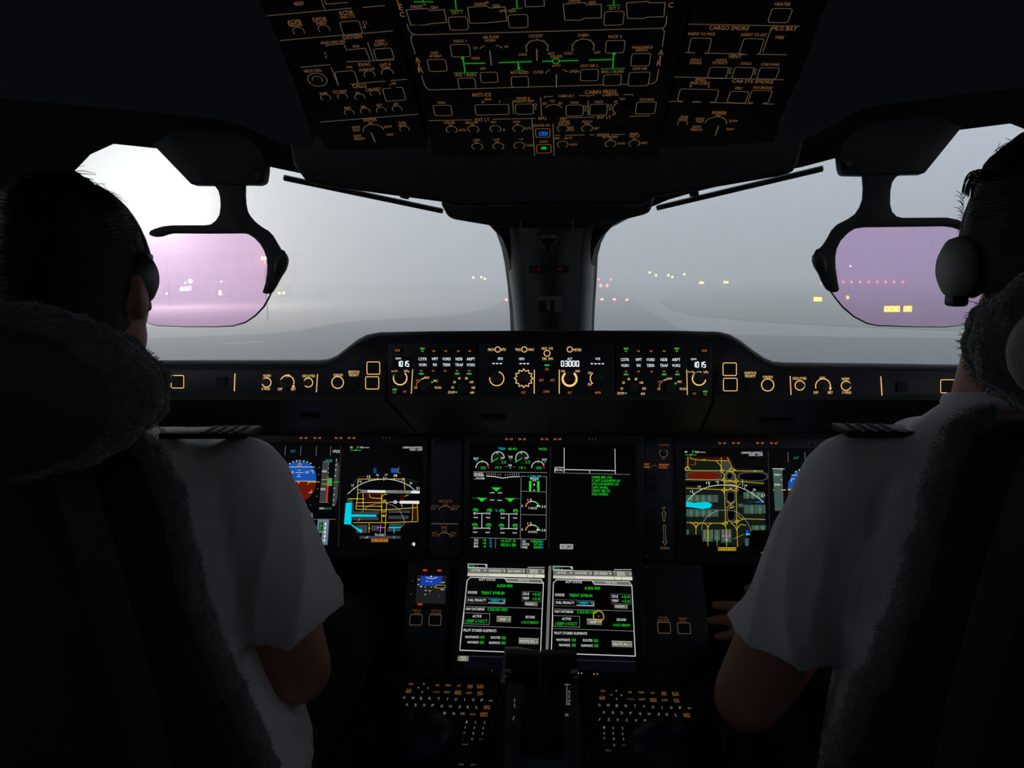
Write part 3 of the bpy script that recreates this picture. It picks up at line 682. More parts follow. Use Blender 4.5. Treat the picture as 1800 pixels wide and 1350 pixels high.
for pts in [[(715,41),(719,52),(724,58),(733,60),(1160,48.5),(1167,47),(1171,40),(1172,26)],[(727,60),(722,64),(723,70),(730,94)],[(741,132),(747,150),(754,157),(1127,146),(1147,146),(1154,141),(1158,120)],[(1164,81),(1168,54),(1163,48)],
    [(722,43),(714,16),(751,13.5),(757,17.5),(781,15.5),(785,38),(757,40.5),(749,42.5),(722,43)],[(826,39.5),(822,12),(855,9),(862,13),(888,11),(891,35.5),(863,38),(855,39),(826,39.5)],[(993,34.5),(990,6),(1028,3),(1032,7),(1057,6.5),(1057,30),(1026,31),(1022,34),(993,34.5)],[(1103,31),(1101,4),(1138,1),(1143,4),(1169,3),(1167,28),(1137,29),(1132,31),(1103,31)],
    [(922,-4),(924,11),(957,9.5),(956,-4)],[(901,179),(903,199)],[(950,170),(952,203)],[(957,171),(957,169),(972,168)],[(1018,167),(1034,167),(1034,169)],[(1034,167),(1045,166.5)],[(1096,165),(1112,165),(1112,167)],[(1034,176),(1034,202)],[(754,211),(829,209.5)],[(866,208.5),(942,207)],[(965,206.5),(1047,204.8)],[(1106,203.5),(1143,202.5)],[(935,208),(940,273)],[(972,217),(974,273)],[(975,237),(1045,236)],[(1075,235.5),(1098,235)],
    [(843,84.5),(848,81),(855,78.3),(863,77.3),(871,78),(878,80.3),(884,83.5)],[(959,127.5),(963,123.5),(970,120.3),(978,119.3),(986,120),(993,122.3),(998,125.5)]]: P.line(Ln, pts, 1.25)
for x, y, a0, a1, r in [(944,83,-25,205,19),(1025,81.5,-25,205,19),(973,193,25,155,16),(1093,189,120,250,16)]: P.arc(Ln, x, y, r, a0, a1, 1.3)
for k in range(7):
    for cx_, cy_ in ((944, 83), (1025, 81.5)):
        u, v = P.uv(cx_, cy_); a = P.sc(cx_, cy_)[0]; g = math.radians(-20 + 220*k/6); Ln.strip([(u + 19*a*math.cos(g), v + 19*a*math.sin(g)), (u + 22*a*math.cos(g), v + 22*a*math.sin(g))], .0006, .0008)
TG = [(794,227),(832,226),(871,225.5),(911,225),(839,256.5),(876,256),(913,255),(989,225),(1032,224.5),(989,253),(1073,252),(1115,251)]
for x, y in TG: P.arc(Ln, x, y, 9.6, -60, 240, 1.15); toggle(P, sc_, x, y, 9)
for x, y in ((941,187),(1029,190),(1072,188)): chain_mark(P, Ln, x, y, 14)
# green flow lines
for pts, wd in [([(800,-4),(802,15)],1.8),([(790,17),(815,17)],1),([(908,-4),(909,12)],1.8),([(900,14),(918,13)],1),([(1079,-4),(1079,8)],1.8),([(1067,8.5),(1091,7.5)],1),([(727,2),(762,2)],1.6),([(743,-4),(744,2)],1.6),([(817,110.5),(853,110)],2.2),([(814,101),(817.5,126)],2.2),([(797,127),(840,126.5)],1),([(877,109),(935,107)],2.2),([(911,108.5),(912,119)],2.4),([(905,122.5),(920,122)],1),([(953,107),(971,106.4)],2.2),([(983,106),(1017,105)],2.2),([(1035,104.7),(1077,103.5)],2.2),([(1079,93),(1077,119)],2.2),([(1056,119.8),(1099,119)],1)]:
    P.line(Gr, pts, wd)
P.arc(Gr, 977, 106.2, 6, 0, 360, 1.8)
P.fill(Gr, [(810,103),(813,96.5),(817,102.5)]); P.fill(Gr, [(1076,95),(1079.5,88.5),(1083,95)]); P.fill(Gr, [(908.5,117),(915.5,117),(912.2,122)])
for x, y, w_, h in [(806,37,33,23),(911,33,34,23),(1079,28,34,24),(769,111,32,21),(809.5,85,33,22),(821,143,30,19),(860,132,30,18),(914,140,30,19),(1081,78,33,22),(1036,128,31,20),(1076,137,31,19),(1126,101,33,22),(1123,135,36,24),(778.5,190.5,31,18),(865,189,59,18),(922,188,31,18),(1010,190.5,30,19),(1052,189,30,19),(1135,186,34,21)]:
    push_button(P, sc_, x, y, w_, h)
for x, y in ((735,30),(842,26),(1010,20),(1120,17)): guard(P, sc_, x, y, 26, 18, .010)
push_button(P, sc_, 954, 230, 25, 15, 'amber_dim'); push_button(P, sc_, 956, 258, 25, 15, 'amber_dim')
mb = MB(); P.orect(mb, 955, 230.5, 14, 5.5, 1.0, .0032, 1); P.txt(mb, "ON", 955, 230.5, 8, 3.8, .0032); mb.build_print('lettering', 'lit_blue', sc_)
mb = MB(); P.txt(mb, "AVAIL", 956, 255.8, 10, 5, .0032); mb.build_print('lettering', 'lit_green_bright', sc_)
knob(P, sc_, 863, 85, 13, 90, .015, pointer='amber_line', pl=1.5); knob(P, sc_, 944, 79, 12, 90, .015, pointer='amber_line', pl=1.3); knob(P, sc_, 1025, 80, 12, 90, .015, pl=1.3)
knob(P, sc_, 978, 126, 13, 90, .015, pointer='amber_line', pl=1.4); knob(P, sc_, 973, 197, 13, 90, .014, fin=False); knob(P, sc_, 1095, 193, 13, 90, .014, fin=False)
Ln.build_print('lettering', 'amber_line', sc_); T.build_print('lettering', 'amber_dim', sc_); Gr.build_print('flow_line_lettering', 'flow_green', sc_)
# ================================================================== glareshield control panels
def lamp_bar(P, mb, x, y, w_=8, h=2.6, z=.0046): P.rect(mb, x, y, w_, h, z)
def control_panel(name, x0, y0, x1, y1, label, cat='control panel', group=None, depth=.012, r=.003):
    u, v = GS.uv((x0+x1)/2, (y0+y1)/2); a, b = GS.sc((x0+x1)/2, (y0+y1)/2); base = GS.M @ Matrix.Translation((0, 0, .002))
    t = thing(name, label, cat, mw=base, group=group)
    q = MB(); q.prism(rrect_pts(u, v, (x1-x0)*a, (y1-y0)*b, r, 3), -depth, .0035, 1.0); q.build('panel_plate', 'panel_dark', t, bevel=.0008)
    return t
GZ_ = .0042
class GP(Panel):
    pass
FP = Panel(GS.M @ Vector((0, 0, .0056)), (1, 0, 0), (0, math.sin(math.radians(8)), math.cos(math.radians(8))))   # face of the control panels
def fbtn(par, x, y, w_, h, lit=None, wp=1.2): 
    o = push_button(FP, par, x, y, w_, h, lit, wp, hgt=.003); o.location.z = .0036; return o
def fknob(par, x, y, r, **k):
    o = knob(FP, par, x, y, r, **k); o.location.z = .0036; return o
GRP = 'glareshield control panels'
# ---- display control panels (left and right of the autopilot panel)
def efis(side):
    L = side < 0
    t = control_panel('display_control_panel', 683 if L else 1083, 603, 838 if L else 1250, 697, 'lit display control panel reading 1015, %s of the autopilot panel' % ('left' if L else 'right'), group=GRP)
    W, A, O, Gn = MB(), MB(), MB(), MB(); z = GZ_
    tx = lambda mb, s, x, y, w_, h: FP.txt(mb, s, x, y, w_, h, z)
    cols = [743,764.5,785,807,827.5] if L else [1098.5,1122.5,1143.5,1167,1188.5]
    yo = 0 if L else 1.2
    for s, x, w_ in zip(("CSTR","WPT","VORD","NDB","ARPT"), cols, (14.5,11,14.5,11.5,14.5)): tx(W, s, x, 631+yo, w_, 5)
    for s, x, w_ in zip(("VOR1","WX","TERR","TRAF","VOR2"), cols, (13.5,7.5,13.5,14,14.5)): tx(W, s, x, 641.3+yo, w_, 5)
    dn = [743,763,784,806,826] if L else [1100,1122,1144,1167,1189]; up = [741,762,783,804,825] if L else [1100,1122,1145,1167,1190]
    for i, x in enumerate(dn):
        fbtn(t, x, 616+yo*.6, 16, 11); FP.line(O, [(x-2.4, 616), (x, 618.4), (x+2.4, 616)], 1.2, .0072)
    for i, x in enumerate(up):
        fbtn(t, x, 653.5+yo, 16, 9.5); FP.line(O, [(x-2.2, 653+yo), (x, 650.8+yo), (x+2.2, 653+yo)], 1.1, .0072)
    for x in ([743] if L else [1100, 1189]): FP.rect(Gn, x, 612.8, 8, 2.6, .0072)
    for x in ([741,804,825] if L else [1100,1167,1190]): FP.rect(Gn, x, 657+yo, 8, 2.6, .0072)
    if L:
        FP.txt(O, "TAXI", 699, 616, 9, 4, .0072); tx(W, "QNH", 700, 630.3, 9.5, 4); seg(W, FP, "1015", 708.5, 639.5, 22, 9, z); kx, ky = 703.5, 664.5
        tx(A, "in Hg", 694, 652.8, 11, 4.2); tx(A, "hPa", 715, 652.3, 9, 4.2); FP.line(A, [(725.5,649),(723,692)], 1.3, z); FP.txt(O, "LS", 694, 689, 5, 4.2, .0072); FP.txt(O, "VV", 712, 688.5, 6, 4.2, .0072); FP.rect(Gn, 694.5, 684.6, 8, 2.6, .0072)
        tx(O, "VOR", 735, 669, 8.5, 4.2); tx(A, "NAV", 750.5, 663.8, 9, 4); tx(A, "ARC", 765.5, 669.3, 8, 4); tx(A, "PLAN", 770, 681.3, 11, 4); tx(A, "LS", 731, 681, 4.5, 4); FP.line(O, [(732,677),(733,673.5),(735.5,671.5)], 1.2, z); FP.line(A, [(740,667),(747,664)], 1.3, z); FP.disc(Gn, 759.5, 672, 1.7, z)
        for s, x, y, w_ in (("10",796,681,4),("20",799,671.5,4.5),("40",807.3,665,4.5),("80",820,665,4.5),("160",829,671.5,6),("320",832,681.5,6.5),("640",830,690,7)): tx(A, s, x, y, w_, 4.2)
        tx(A, "ZOOM", 793.5, 689.5, 12, 4.2); FP.disc(Gn, 802.3, 689.3, 1.6, z); m_, rg = (750, 681.5), (814, 682)
        for x in (694.5, 712): fbtn(t, x, 688, 13, 9)
        fbtn(t, 699, 616, 14, 9)
    else:
        FP.txt(O, "TAXI", 1237, 616.5, 9, 4, .0072); tx(W, "QNH", 1219, 631.5, 9.5, 4); seg(W, FP, "1015", 1229, 641, 24, 9, z); kx, ky = 1228.8, 665.5
        tx(A, "in Hg", 1215, 654, 11, 4.2); tx(A, "hPa", 1241, 654, 8, 4.2); FP.line(A, [(1207,650),(1208.3,694)], 1.3, z); FP.txt(O, "VV", 1220, 692, 6, 4.2, .0072); FP.txt(O, "LS", 1239, 692.3, 5, 4.2, .0072); FP.rect(Gn, 1239, 688, 8, 2.6, .0072)
        tx(O, "VOR", 1160.5, 671, 8.5, 4.2); tx(A, "NAV", 1177, 665.5, 9, 4); tx(A, "ARC", 1194.5, 671, 8, 4); tx(A, "PLAN", 1200.5, 683.5, 11, 4); tx(A, "LS", 1158.3, 683.3, 4.5, 4); FP.line(O, [(1159,680),(1159.5,676),(1161,673.5)], 1.2, z); FP.line(A, [(1166,669),(1172,666.5)], 1.3, z); FP.disc(Gn, 1187.5, 674, 1.9, z)
        for s, x, y, w_ in (("10",1093,683,4),("20",1096,672.5,4.5),("40",1105,666.3,4.5),("80",1118,666.3,4.5),("160",1127.5,672.5,6),("320",1132,683,6.5),("640",1130,692,7)): tx(A, s, x, y, w_, 4.2)
        tx(A, "ZOOM", 1091, 691.3, 12, 4.2); FP.disc(Gn, 1100.3, 691, 1.6, z); m_, rg = (1178, 682.5), (1113, 682)
        for x in (1220, 1239): fbtn(t, x, 691.5, 13, 9)
        fbtn(t, 1237, 616.5, 14, 9)
    FP.arc(A, kx, ky, 11.8, -225 if L else 70, 45 if L else 350, 2.0, z)
    fknob(t, kx - 2, ky - 4, 8, ang=90, hgt=.02, fin=False)
    fknob(t, *m_, 9, ang=60, hgt=.016); fknob(t, *rg, 9, ang=120, hgt=.016)
    u0, v0 = FP.uv(709 if L else 1227, 637); a, b = FP.sc(709, 637); q = MB(); q.prism(rrect_pts(u0, v0, 34*a, 20*b, .001, 2), 0, .0038); q.build('readout_window', 'rubber', t)
    for mb_, nm, mt in ((W, 'lettering', 'lit_white'), (A, 'lettering', 'amber'), (O, 'lettering', 'amber_orange'), (Gn, 'button_light', 'lit_green')): mb_.build_print(nm, mt, t)
SEGS = {'0':'abcdef','1':'bc','2':'abged','3':'abgcd','4':'fgbc','5':'afgcd','6':'afgedc','7':'abc','8':'abcdefg','9':'abfgcd','-':'g'}
def seg(mb, P, s, cx, cy, w_, h, z):
    """seven-segment digits"""
    n = len(s); pitch = w_/n; u, v = P.uv(cx, cy); a, b = P.sc(cx, cy)
    for i, ch in enumerate(s):
        x = u + (-w_/2 + pitch*(i+.5))*a; dw, dh = pitch*.32*a, h*.5*b
        c = {'a':((-dw,dh),(dw,dh)),'b':((dw,dh),(dw,0)),'c':((dw,0),(dw,-dh)),'d':((-dw,-dh),(dw,-dh)),'e':((-dw,0),(-dw,-dh)),'f':((-dw,dh),(-dw,0)),'g':((-dw,0),(dw,0))}
        for k in SEGS[ch]:
            p, q = c[k]; mb.strip([(x+p[0], v+p[1]), (x+q[0], v+q[1])], 1.6*a, z)
efis(-1)
# ---- autopilot panel
t = control_panel('autopilot_control_panel', 842, 603, 1079, 697, 'lit autopilot control panel with altitude readout 03000 in the glareshield middle', group=GRP)
W, A, O, Gn = MB(), MB(), MB(), MB(); z = GZ_
tx = lambda mb, s, x, y, w_, h: FP.txt(mb, s, x, y, w_, h, z)
for s, x, y, w_ in (("MACH",863.5,614.5,11),("SPD",885,614.5,8.5),("TRUE",910.5,614.5,10),("MAG",933.5,614.5,9.5),("HDG",956.8,612.5,9),("V/S",968,612.5,7.5),("TRK",957,630.7,8.5),("FPA",968.3,630.7,8),("METER",1015,615,14)): tx(A, s, x, y, w_, 4.6)
for x, y, r in ((875,614.3,4.6),(921.7,614.3,4.6),(961.6,621,5.2),(1001.6,614.3,4.6)): FP.arc(A, x, y, r, 0, 360, 1.3, z); fbtn(t, x, y, 6, 6)
for s, x, y, w_ in (("SPD",879.5,630.5,9),("HDG",917,630.7,9),("ALT",1001.5,630.7,8.5),("V/S",1050.5,630.7,8.5)): tx(W, s, x, y, w_, 4.4)
seg(W, FP, "---", 874, 639, 19, 8, z); seg(W, FP, "---", 921.5, 639.2, 19, 8, z); seg(W, FP, "03000", 1002, 639.3, 33, 9, z); seg(W, FP, "----", 1050, 639.3, 26, 8, z)
FP.arc(A, 873.3, 665.5, 12.5, -190, 75, 1.5, z)
u, v = FP.uv(920.7, 665); a = FP.sc(920.7, 665)[0]; st = []
for k in range(24): st.append((u + a*(16.5 if k % 2 == 0 else 12.6)*math.cos(math.pi*k/12), v + a*(16.5 if k % 2 == 0 else 12.6)*math.sin(math.pi*k/12)))
A.strip(st, 1.3*a, z, True); FP.arc(A, 1001.3, 666, 12.3, -235, 55, 3.6, z)
tx(A, "100", 989.5, 652.3, 6, 4); tx(A, "1000", 1015.3, 652.3, 8, 4); tx(A, "UP", 1036.5, 655.5, 5.5, 4.2); tx(A, "DN", 1036.5, 675.7, 6, 4.2); FP.arc(A, 1050, 665, 12.5, 130, 230, 1.6, z)
FP.line(A, [(939.3,650),(939,692)], 1.4, z); FP.line(A, [(983.2,650),(983,692)], 1.4, z)
for s, x, y, w_ in (("FD",961.4,649,5.5),("AP1",951.5,668.3,8),("AP2",971,668.3,8),("A/THR",960.6,688.3,11),("LOC",920.5,689.7,8),("ALT",1001.4,690,7.5),("APPR",1050.7,690.2,11)): FP.txt(O, s, x, y, w_, 4.2, .0072); fbtn(t, x, y-.5, 15, 10)
FP.rect(Gn, 961.5, 642, 8.5, 2.6, z)
fknob(t, 873, 662, 8.5, ang=90, hgt=.022, fin=False); fknob(t, 920.5, 664, 8.5, ang=90, hgt=.022, fin=False); fknob(t, 1001, 661, 8, ang=90, hgt=.022, fin=False); fknob(t, 1051.5, 664, 9, ang=90, hgt=.018, fin=False)
for x, w_ in ((876,36),(920,36),(1002,44),(1049,36)):
    u0, v0 = FP.uv(x, 636.5); a, b = FP.sc(x, 636); q = MB(); q.prism(rrect_pts(u0, v0, w_*a, 19*b, .001, 2), 0, .0038); q.build('readout_window', 'rubber', t)
for mb_, nm, mt in ((W, 'lettering', 'lit_white'), (A, 'lettering', 'amber'), (O, 'lettering', 'amber_orange'), (Gn, 'button_light', 'lit_green')): mb_.build_print(nm, mt, t)
efis(1)
# ---- outer glareshield panels
t = control_panel('glareshield_side_panel', 180, 650, 677, 696, 'outer glareshield panel with chrono button and two square lights, beside the left seat', group=GRP)
A = MB(); z = GZ_; tx = lambda mb, s, x, y, w_, h: FP.txt(mb, s, x, y, w_, h, z)
for s, x, y, w_ in (("SPEAKER",283,658.5,24),("MAX",290,682.3,8.5),("NORM",469.5,660.5,13),("X WIND",467.3,683.5,15),("HUD",505.8,660.3,8),("OFF",492.3,684,8),("BRT",516,684,8),("DECLUTTER",543,661,22),("CHRONO",594.5,659.3,16.5),("SIDESTICK",622.3,653.8,20),("PRIORITY",622.3,659.3,17)): tx(A, s, x, y, w_, 4.6)
FP.arc(A, 282, 672, 10, -90, 70, 1.6, z); FP.arc(A, 468.6, 672.3, 8, 0, 360, 1.5, z); FP.arc(A, 505, 672, 12, -20, 200, 1.6, z); FP.arc(A, 542, 672.5, 7.8, 0, 360, 1.5, z); FP.arc(A, 593.6, 672.3, 10.3, 0, 360, 1.5, z)
FP.fill(A, [(513,677.5),(518.5,677.5),(516,683)], z)
FP.line(A, [(413.3,656.5),(412,687.5)], 1.6, z); FP.line(A, [(558.3,657.5),(556.3,689.5)], 1.4, z)
for x, y, w_, h in ((313.5,671,22,22),(657,647,22.5,21.5),(655,673,23,21.5)): fbtn(t, x, y, w_, h, 'amber', 1.2)
fbtn(t, 389, 671, 19, 18); fbtn(t, 622, 673, 17, 18)
fknob(t, 282, 672, 8, ang=90); fknob(t, 468, 671, 5.5, ang=90, hgt=.02, fin=False); fknob(t, 503, 673, 9, ang=150, hgt=.016); fknob(t, 540, 673, 5, ang=180, hgt=.02, fin=False)
A.build_print('lettering', 'amber', t)
t = control_panel('glareshield_side_panel', 1256, 654, 1780, 700, 'outer glareshield panel with chrono button and two square lights, beside the right seat', group=GRP)
A = MB()
for s, x, y, w_ in (("SIDESTICK",1319,655.7,21),("PRIORITY",1319,661.3,18.5),("CHRONO",1349.5,662.7,17.5),("DECLUTTER",1405.5,665.3,24),("HUD",1445.3,664.3,9),("OFF",1434,690,8.5),("BRT",1459.5,690,8.5),("NORM",1486,666,13),("X WIND",1488,690,16)): tx(A, s, x, y, w_, 4.6)
FP.arc(A, 1349.3, 676.7, 10.8, 0, 360, 1.5, z); FP.arc(A, 1405.8, 677.5, 8.4, 0, 360, 1.5, z); FP.arc(A, 1446.5, 678.5, 13, -10, 200, 1.6, z); FP.arc(A, 1487, 678, 8.4, 0, 360, 1.5, z); FP.fill(A, [(1457,681),(1462,681),(1459,687)], z)
FP.line(A, [(1388.7,661),(1390.3,694)], 1.4, z); FP.line(A, [(1548,661.5),(1550.3,695.5)], 1.6, z)
for x, y, w_, h in ((1282,649,23.5,22),(1283,676,24,22),(1664,679,24.5,23)): fbtn(t, x, y, w_, h, 'amber', 1.2)
fbtn(t, 1585, 679, 19, 18); fbtn(t, 1320, 677, 17, 18)
fknob(t, 1406, 677.5, 5.5, ang=90, hgt=.02, fin=False); fknob(t, 1446, 679, 9, ang=20, hgt=.016); fknob(t, 1487, 677, 5.5, ang=90, hgt=.02, fin=False)
A.build_print('lettering', 'amber', t)
# ================================================================== main instrument panel and displays
SCR = {'white': (225,228,225), 'grey': (120,122,120), 'dgrey': (58,62,62), 'green': (30,205,45), 'teal': (20,150,120), 'cyan': (0,205,225), 'yellow': (205,175,40), 'olive': (150,140,45), 'magenta': (215,95,205), 'blue': (25,80,170), 'dblue': (12,38,95), 'brown': (98,22,10), 'dbrown': (52,14,8), 'red': (230,40,30), 'amber': (215,130,45), 'black': (2,2,3), 'moss': (18,26,20), 'stand': (62,84,76), 'slate': (96,120,135), 'bar': (105,108,98), 'cream': (215,212,196), 'plum': (12,5,12), 'navy': (5,6,14)}
for k, c in SCR.items(): emat('screen_' + k, lin(*c), 1.0)
def gloss(name, col, rough):
    mat(name, col, rough, spec=0.4)
gloss('screen_glass_black', (0.002, 0.002, 0.003), 0.25)
C15 = math.radians(15)
IP = Panel(at(965, 872, 1.49), (1, 0, 0), (0, math.sin(C15), math.cos(C15)))
mb = MB(); v0, v1 = IP.uv(965, 990)[1], IP.uv(965, 758)[1]; mb.prism([(-1.24, v0), (1.24, v0), (1.24, v1), (-1.24, v1)], -.04, -.012)
mb.v = [tuple(IP.M @ Vector(q)) for q in mb.v]; struct(mb.build('wall_instrument_panel', 'panel_dark'), 'dark main instrument panel behind the displays')
class Gfx:
    """flat coloured drawing on a display, one mesh per colour"""
    def __init__(s, P, ox, oy, sc, z0=.0030): s.P, s.ox, s.oy, s.s, s.z, s.mb, s.n = P, ox, oy, sc, z0, {}, 0
    def p(s, q): return (s.ox + q[0]/s.s, s.oy + q[1]/s.s)
    def m(s, c):
        s.n += 1; return s.mb.setdefault(c, MB())
    def zz(s): return s.z + s.n*1.2e-6
    def L(s, c, *pts, w=1.2, closed=False): s.P.line(s.m(c), [s.p(q) for q in pts], w*.82, s.zz(), closed)
    def F(s, c, *pts): s.P.fill(s.m(c), [s.p(q) for q in pts], s.zz())
    def R(s, c, x0, y0, x1, y1): s.F(c, (x0,y0), (x1,y0), (x1,y1), (x0,y1))
    def B(s, c, x0, y0, x1, y1, w=1.0): s.L(c, (x0,y0), (x1,y0), (x1,y1), (x0,y1), w=w, closed=True)
    def T(s, c, t, x, y, w_, h): q = s.p((x, y)); s.P.txt(s.m(c), t, q[0], q[1], w_/s.s, h/s.s, s.zz())
    def A(s, c, x, y, r, a0=0, a1=360, w=1.2): q = s.p((x, y)); s.P.arc(s.m(c), q[0], q[1], r/s.s, a0, a1, w, s.zz())
    def D(s, c, x, y, r): q = s.p((x, y)); s.P.disc(s.m(c), q[0], q[1], r/s.s, s.zz())
    def done(s, parent):
        for c, mb in s.mb.items(): mb.build_print('screen_lettering', 'screen_' + c, parent)
def display_unit(P, name, bez, act, label, group='large cockpit display units', dots=(), doty=770, cat='display'):
    t = thing(name, label, cat, mw=P.M.copy(), group=group)
    u0, v0, u1, v1 = P.outline(*bez); a0, b0, a1, b1 = P.outline(*act)
    q = plate([(u0,v0),(u1,v0),(u1,v1),(u0,v1)], [[(a0,b0),(a1,b0),(a1,b1),(a0,b1)]], Matrix(), -.02, .006); q.build('bezel', 'panel_dark', t, bevel=.0012)
    q = MB(); q.prism([(a0-.002,b0-.002),(a1+.002,b0-.002),(a1+.002,b1+.002),(a0-.002,b1+.002)], -.015, .0020); scr = q.build('screen', 'screen_glass_black', t)
    for i, (x, on) in enumerate(dots):
        u, v = P.uv(x, doty); a = P.sc(x, doty)[0]
        q = MB(); q.prism(rrect_pts(0, 0, 13*a, 6*a, .001, 2), 0, .002); k = q.build('bezel_key', 'rubber', t, loc=(u, v, .006))
        q = MB()
        if on: 
            for dx in (-2.8, 2.8): q.strip([((dx-.9)*a, .6*a), (dx*a, -.9*a), ((dx+.9)*a, .6*a)], 1.3*a, .0023)
        for sx in (-1, 1): q.strip([(sx*5*a, 2*a), (sx*6.3*a, 0), (sx*5*a, -2*a)], .8*a, .0023)
        if not on: q.strip([(-1*a, 0), (1*a, 0)], 1.2*a, .0023)
        q.build('key_light', 'amber_orange' if on else 'screen_dgrey', k)
    return t, scr
def screw(P, x, y, r=3.4, par=None):
    u, v = P.uv(x, y); a = P.sc(x, y)[0]; q = MB(); q.lathe([(r*a, 0), (r*a*.95, .002), (r*a*.55, .0034)], 14); o = q.build('screw', 'screw_metal', par, True, loc=(u, v, .0))
    return o
# ---- left display: flight display and airport map
tl, scr = display_unit(IP, 'display_unit', (446, 764, 752, 976), (458, 780, 744, 963), 'display with blue and brown attitude ball and airport map with white runways', dots=((536,1),(560,1),(597,1),(620,1),(680,0)))
g = Gfx(IP, 440, 740, 5.294)
for a, b in (((333,235),(325,322)),((478,235),(471,322)),((622,235),(616,325)),((755,235),(748,325)),((190,235),(182,320))): g.L('grey', a, b, w=.8)
g.T('teal', "ALT", 402, 281, 46, 22); g.T('white', "1FD2", 805, 283, 64, 25)
g.R('dgrey', 190, 382, 262, 760); g.L('grey', (180,378), (285,378), w=1); g.T('white', "060", 228, 430, 38, 20)
def ball_(g, cx, cy, k=1.0):
    up = [(-159,-5),(-155,-70),(-127,-125),(-87,-165),(-37,-183),(13,-187),(63,-180),(113,-155),(148,-105),(161,-65),(158,-5)]
    dn = [(-159,-5),(158,-5),(153,55),(133,105),(93,150),(43,177),(-17,185),(-67,175),(-107,150),(-147,105),(-159,55)]
    g.F('blue', *[(cx+x*k, cy+y*k) for x, y in up]); g.F('brown', *[(cx+x*k, cy+y*k) for x, y in dn])
    g.L('white', (cx-127*k, cy-137*k), (cx+148*k, cy-137*k), w=.9); g.T('white', "10", cx-65*k, cy-88*k, 30*k, 22*k); g.T('white', "10", cx+75*k, cy-88*k, 30*k, 22*k)
    for x0, x1, y in ((-32,43,-86),(-9,15,-107),(-12,13,-65),(-21,19,-47),(-159,158,-5)): g.L('white', (cx+x0*k, cy+y*k), (cx+x1*k, cy+y*k), w=.8)
    for pts in (((-127,-75),(-124,-100),(-95,-102)),((105,-102),(133,-100),(131,-75)),((-137,75),(-139,98),(-112,100)),((88,102),(118,100),(118,78))): g.L('white', *[(cx+x*k, cy+y*k) for x, y in pts], w=.9)
    for x, y in ((-85,-168),(-54,-185),(-22,-193),(45,-191),(78,-183),(108,-170)): g.D('white', cx+x*k, cy+y*k, 6*k)
    g.L('yellow', (cx-10*k, cy-150*k), (cx+8*k, cy-178*k), (cx+26*k, cy-150*k), w=.9, closed=True); g.L('yellow', (cx-8*k, cy-138*k), (cx+24*k, cy-138*k), w=1.1); g.L('yellow', (cx-4*k, cy-202*k), (cx+8*k, cy-190*k), (cx+20*k, cy-202*k), w=.9)
    g.L('yellow', (cx-159*k, cy+2*k), (cx-90*k, cy+2*k), (cx-90*k, cy+24*k), w=1.4); g.L('yellow', (cx+156*k, cy+4*k), (cx+86*k, cy+3*k), (cx+86*k, cy+24*k), w=1.4); g.L('yellow', (cx-12*k, cy+4*k), (cx+6*k, cy+4*k), (cx-3*k, cy+18*k), w=.9, closed=True)
ball_(g, 457, 565)
g.T('amber', "0", 436, 733, 14, 24); g.L('yellow', (432,765), (431,797), w=1.3); g.L('yellow', (427,825), (425,870), w=1.3)
for x, y in ((366,780),(496,781),(563,782),(645,433),(641,500),(629,632),(623,700)): g.D('grey', x, y, 5)
g.R('dgrey', 395, 853, 586, 905)
for s_, x in (("17",437),("18",505),("19",572)): g.T('white', s_, x, 888, 24, 20)
for x in (415,447,480,512,545,577): g.L('white', (x,855), (x,866), w=.7)
g.F('dgrey', (678,378), (738,378), (722,757), (648,757)); g.L('grey', (678,379), (765,379), w=1); g.L('grey', (645,757), (733,757), w=1)
g.T('teal', "3000", 734, 366, 64, 20); g.T('white', "005", 694, 468, 44, 20); g.T('white', "000", 680, 634, 44, 20)
for k in range(9): g.L('white', (728-k*1.5, 400+k*40), (736-k*1.5, 400+k*40), w=.7)
g.F('red', (722,590), (733,590), (720,757), (706,757)); g.L('yellow', (665,547), (716,545), w=1); g.L('yellow', (665,587), (716,586), w=1); g.R('teal', 728, 540, 757, 594); g.B('yellow', 724, 535, 761, 600, 1)
g.T('green', "00", 742, 567, 24, 40)
g.F('dgrey', (800,350), (826,390), (832,430), (815,720), (795,790), (768,790), (780,567)); g.L('green', (778,567), (832,567), w=1.1); g.L('yellow', (617,566), (650,567), w=1.2)
for y in (360,408,455,510,625,685,732,778): g.T('white', "6", 806-(y-360)*.07, y, 12, 15)
g.T('white', "QNH", 669, 814, 46, 20); g.T('teal', "1015", 730, 814, 58, 20)
g.L('grey', (400,913), (800,914), w=.8); g.T('white', "FOB", 515, 1036, 44, 18); g.T('grey', "42.4t", 578, 1036, 58, 18)
g.F('slate', (633,915), (738,917), (722,1152), (613,1150)); g.F('moss', (648,940), (682,940), (676,1022), (644,1022)); g.F('navy', (640,1040), (672,1040), (666,1125), (634,1125)); g.L('green', (662,945), (658,1015), w=1.2); g.L('olive', (652,975), (678,975), w=1)
for k in range(5): g.F('white', (699-k*3,945+k*38), (713-k*3,945+k*38), (711-k*3,970+k*38), (697-k*3,970+k*38)) 
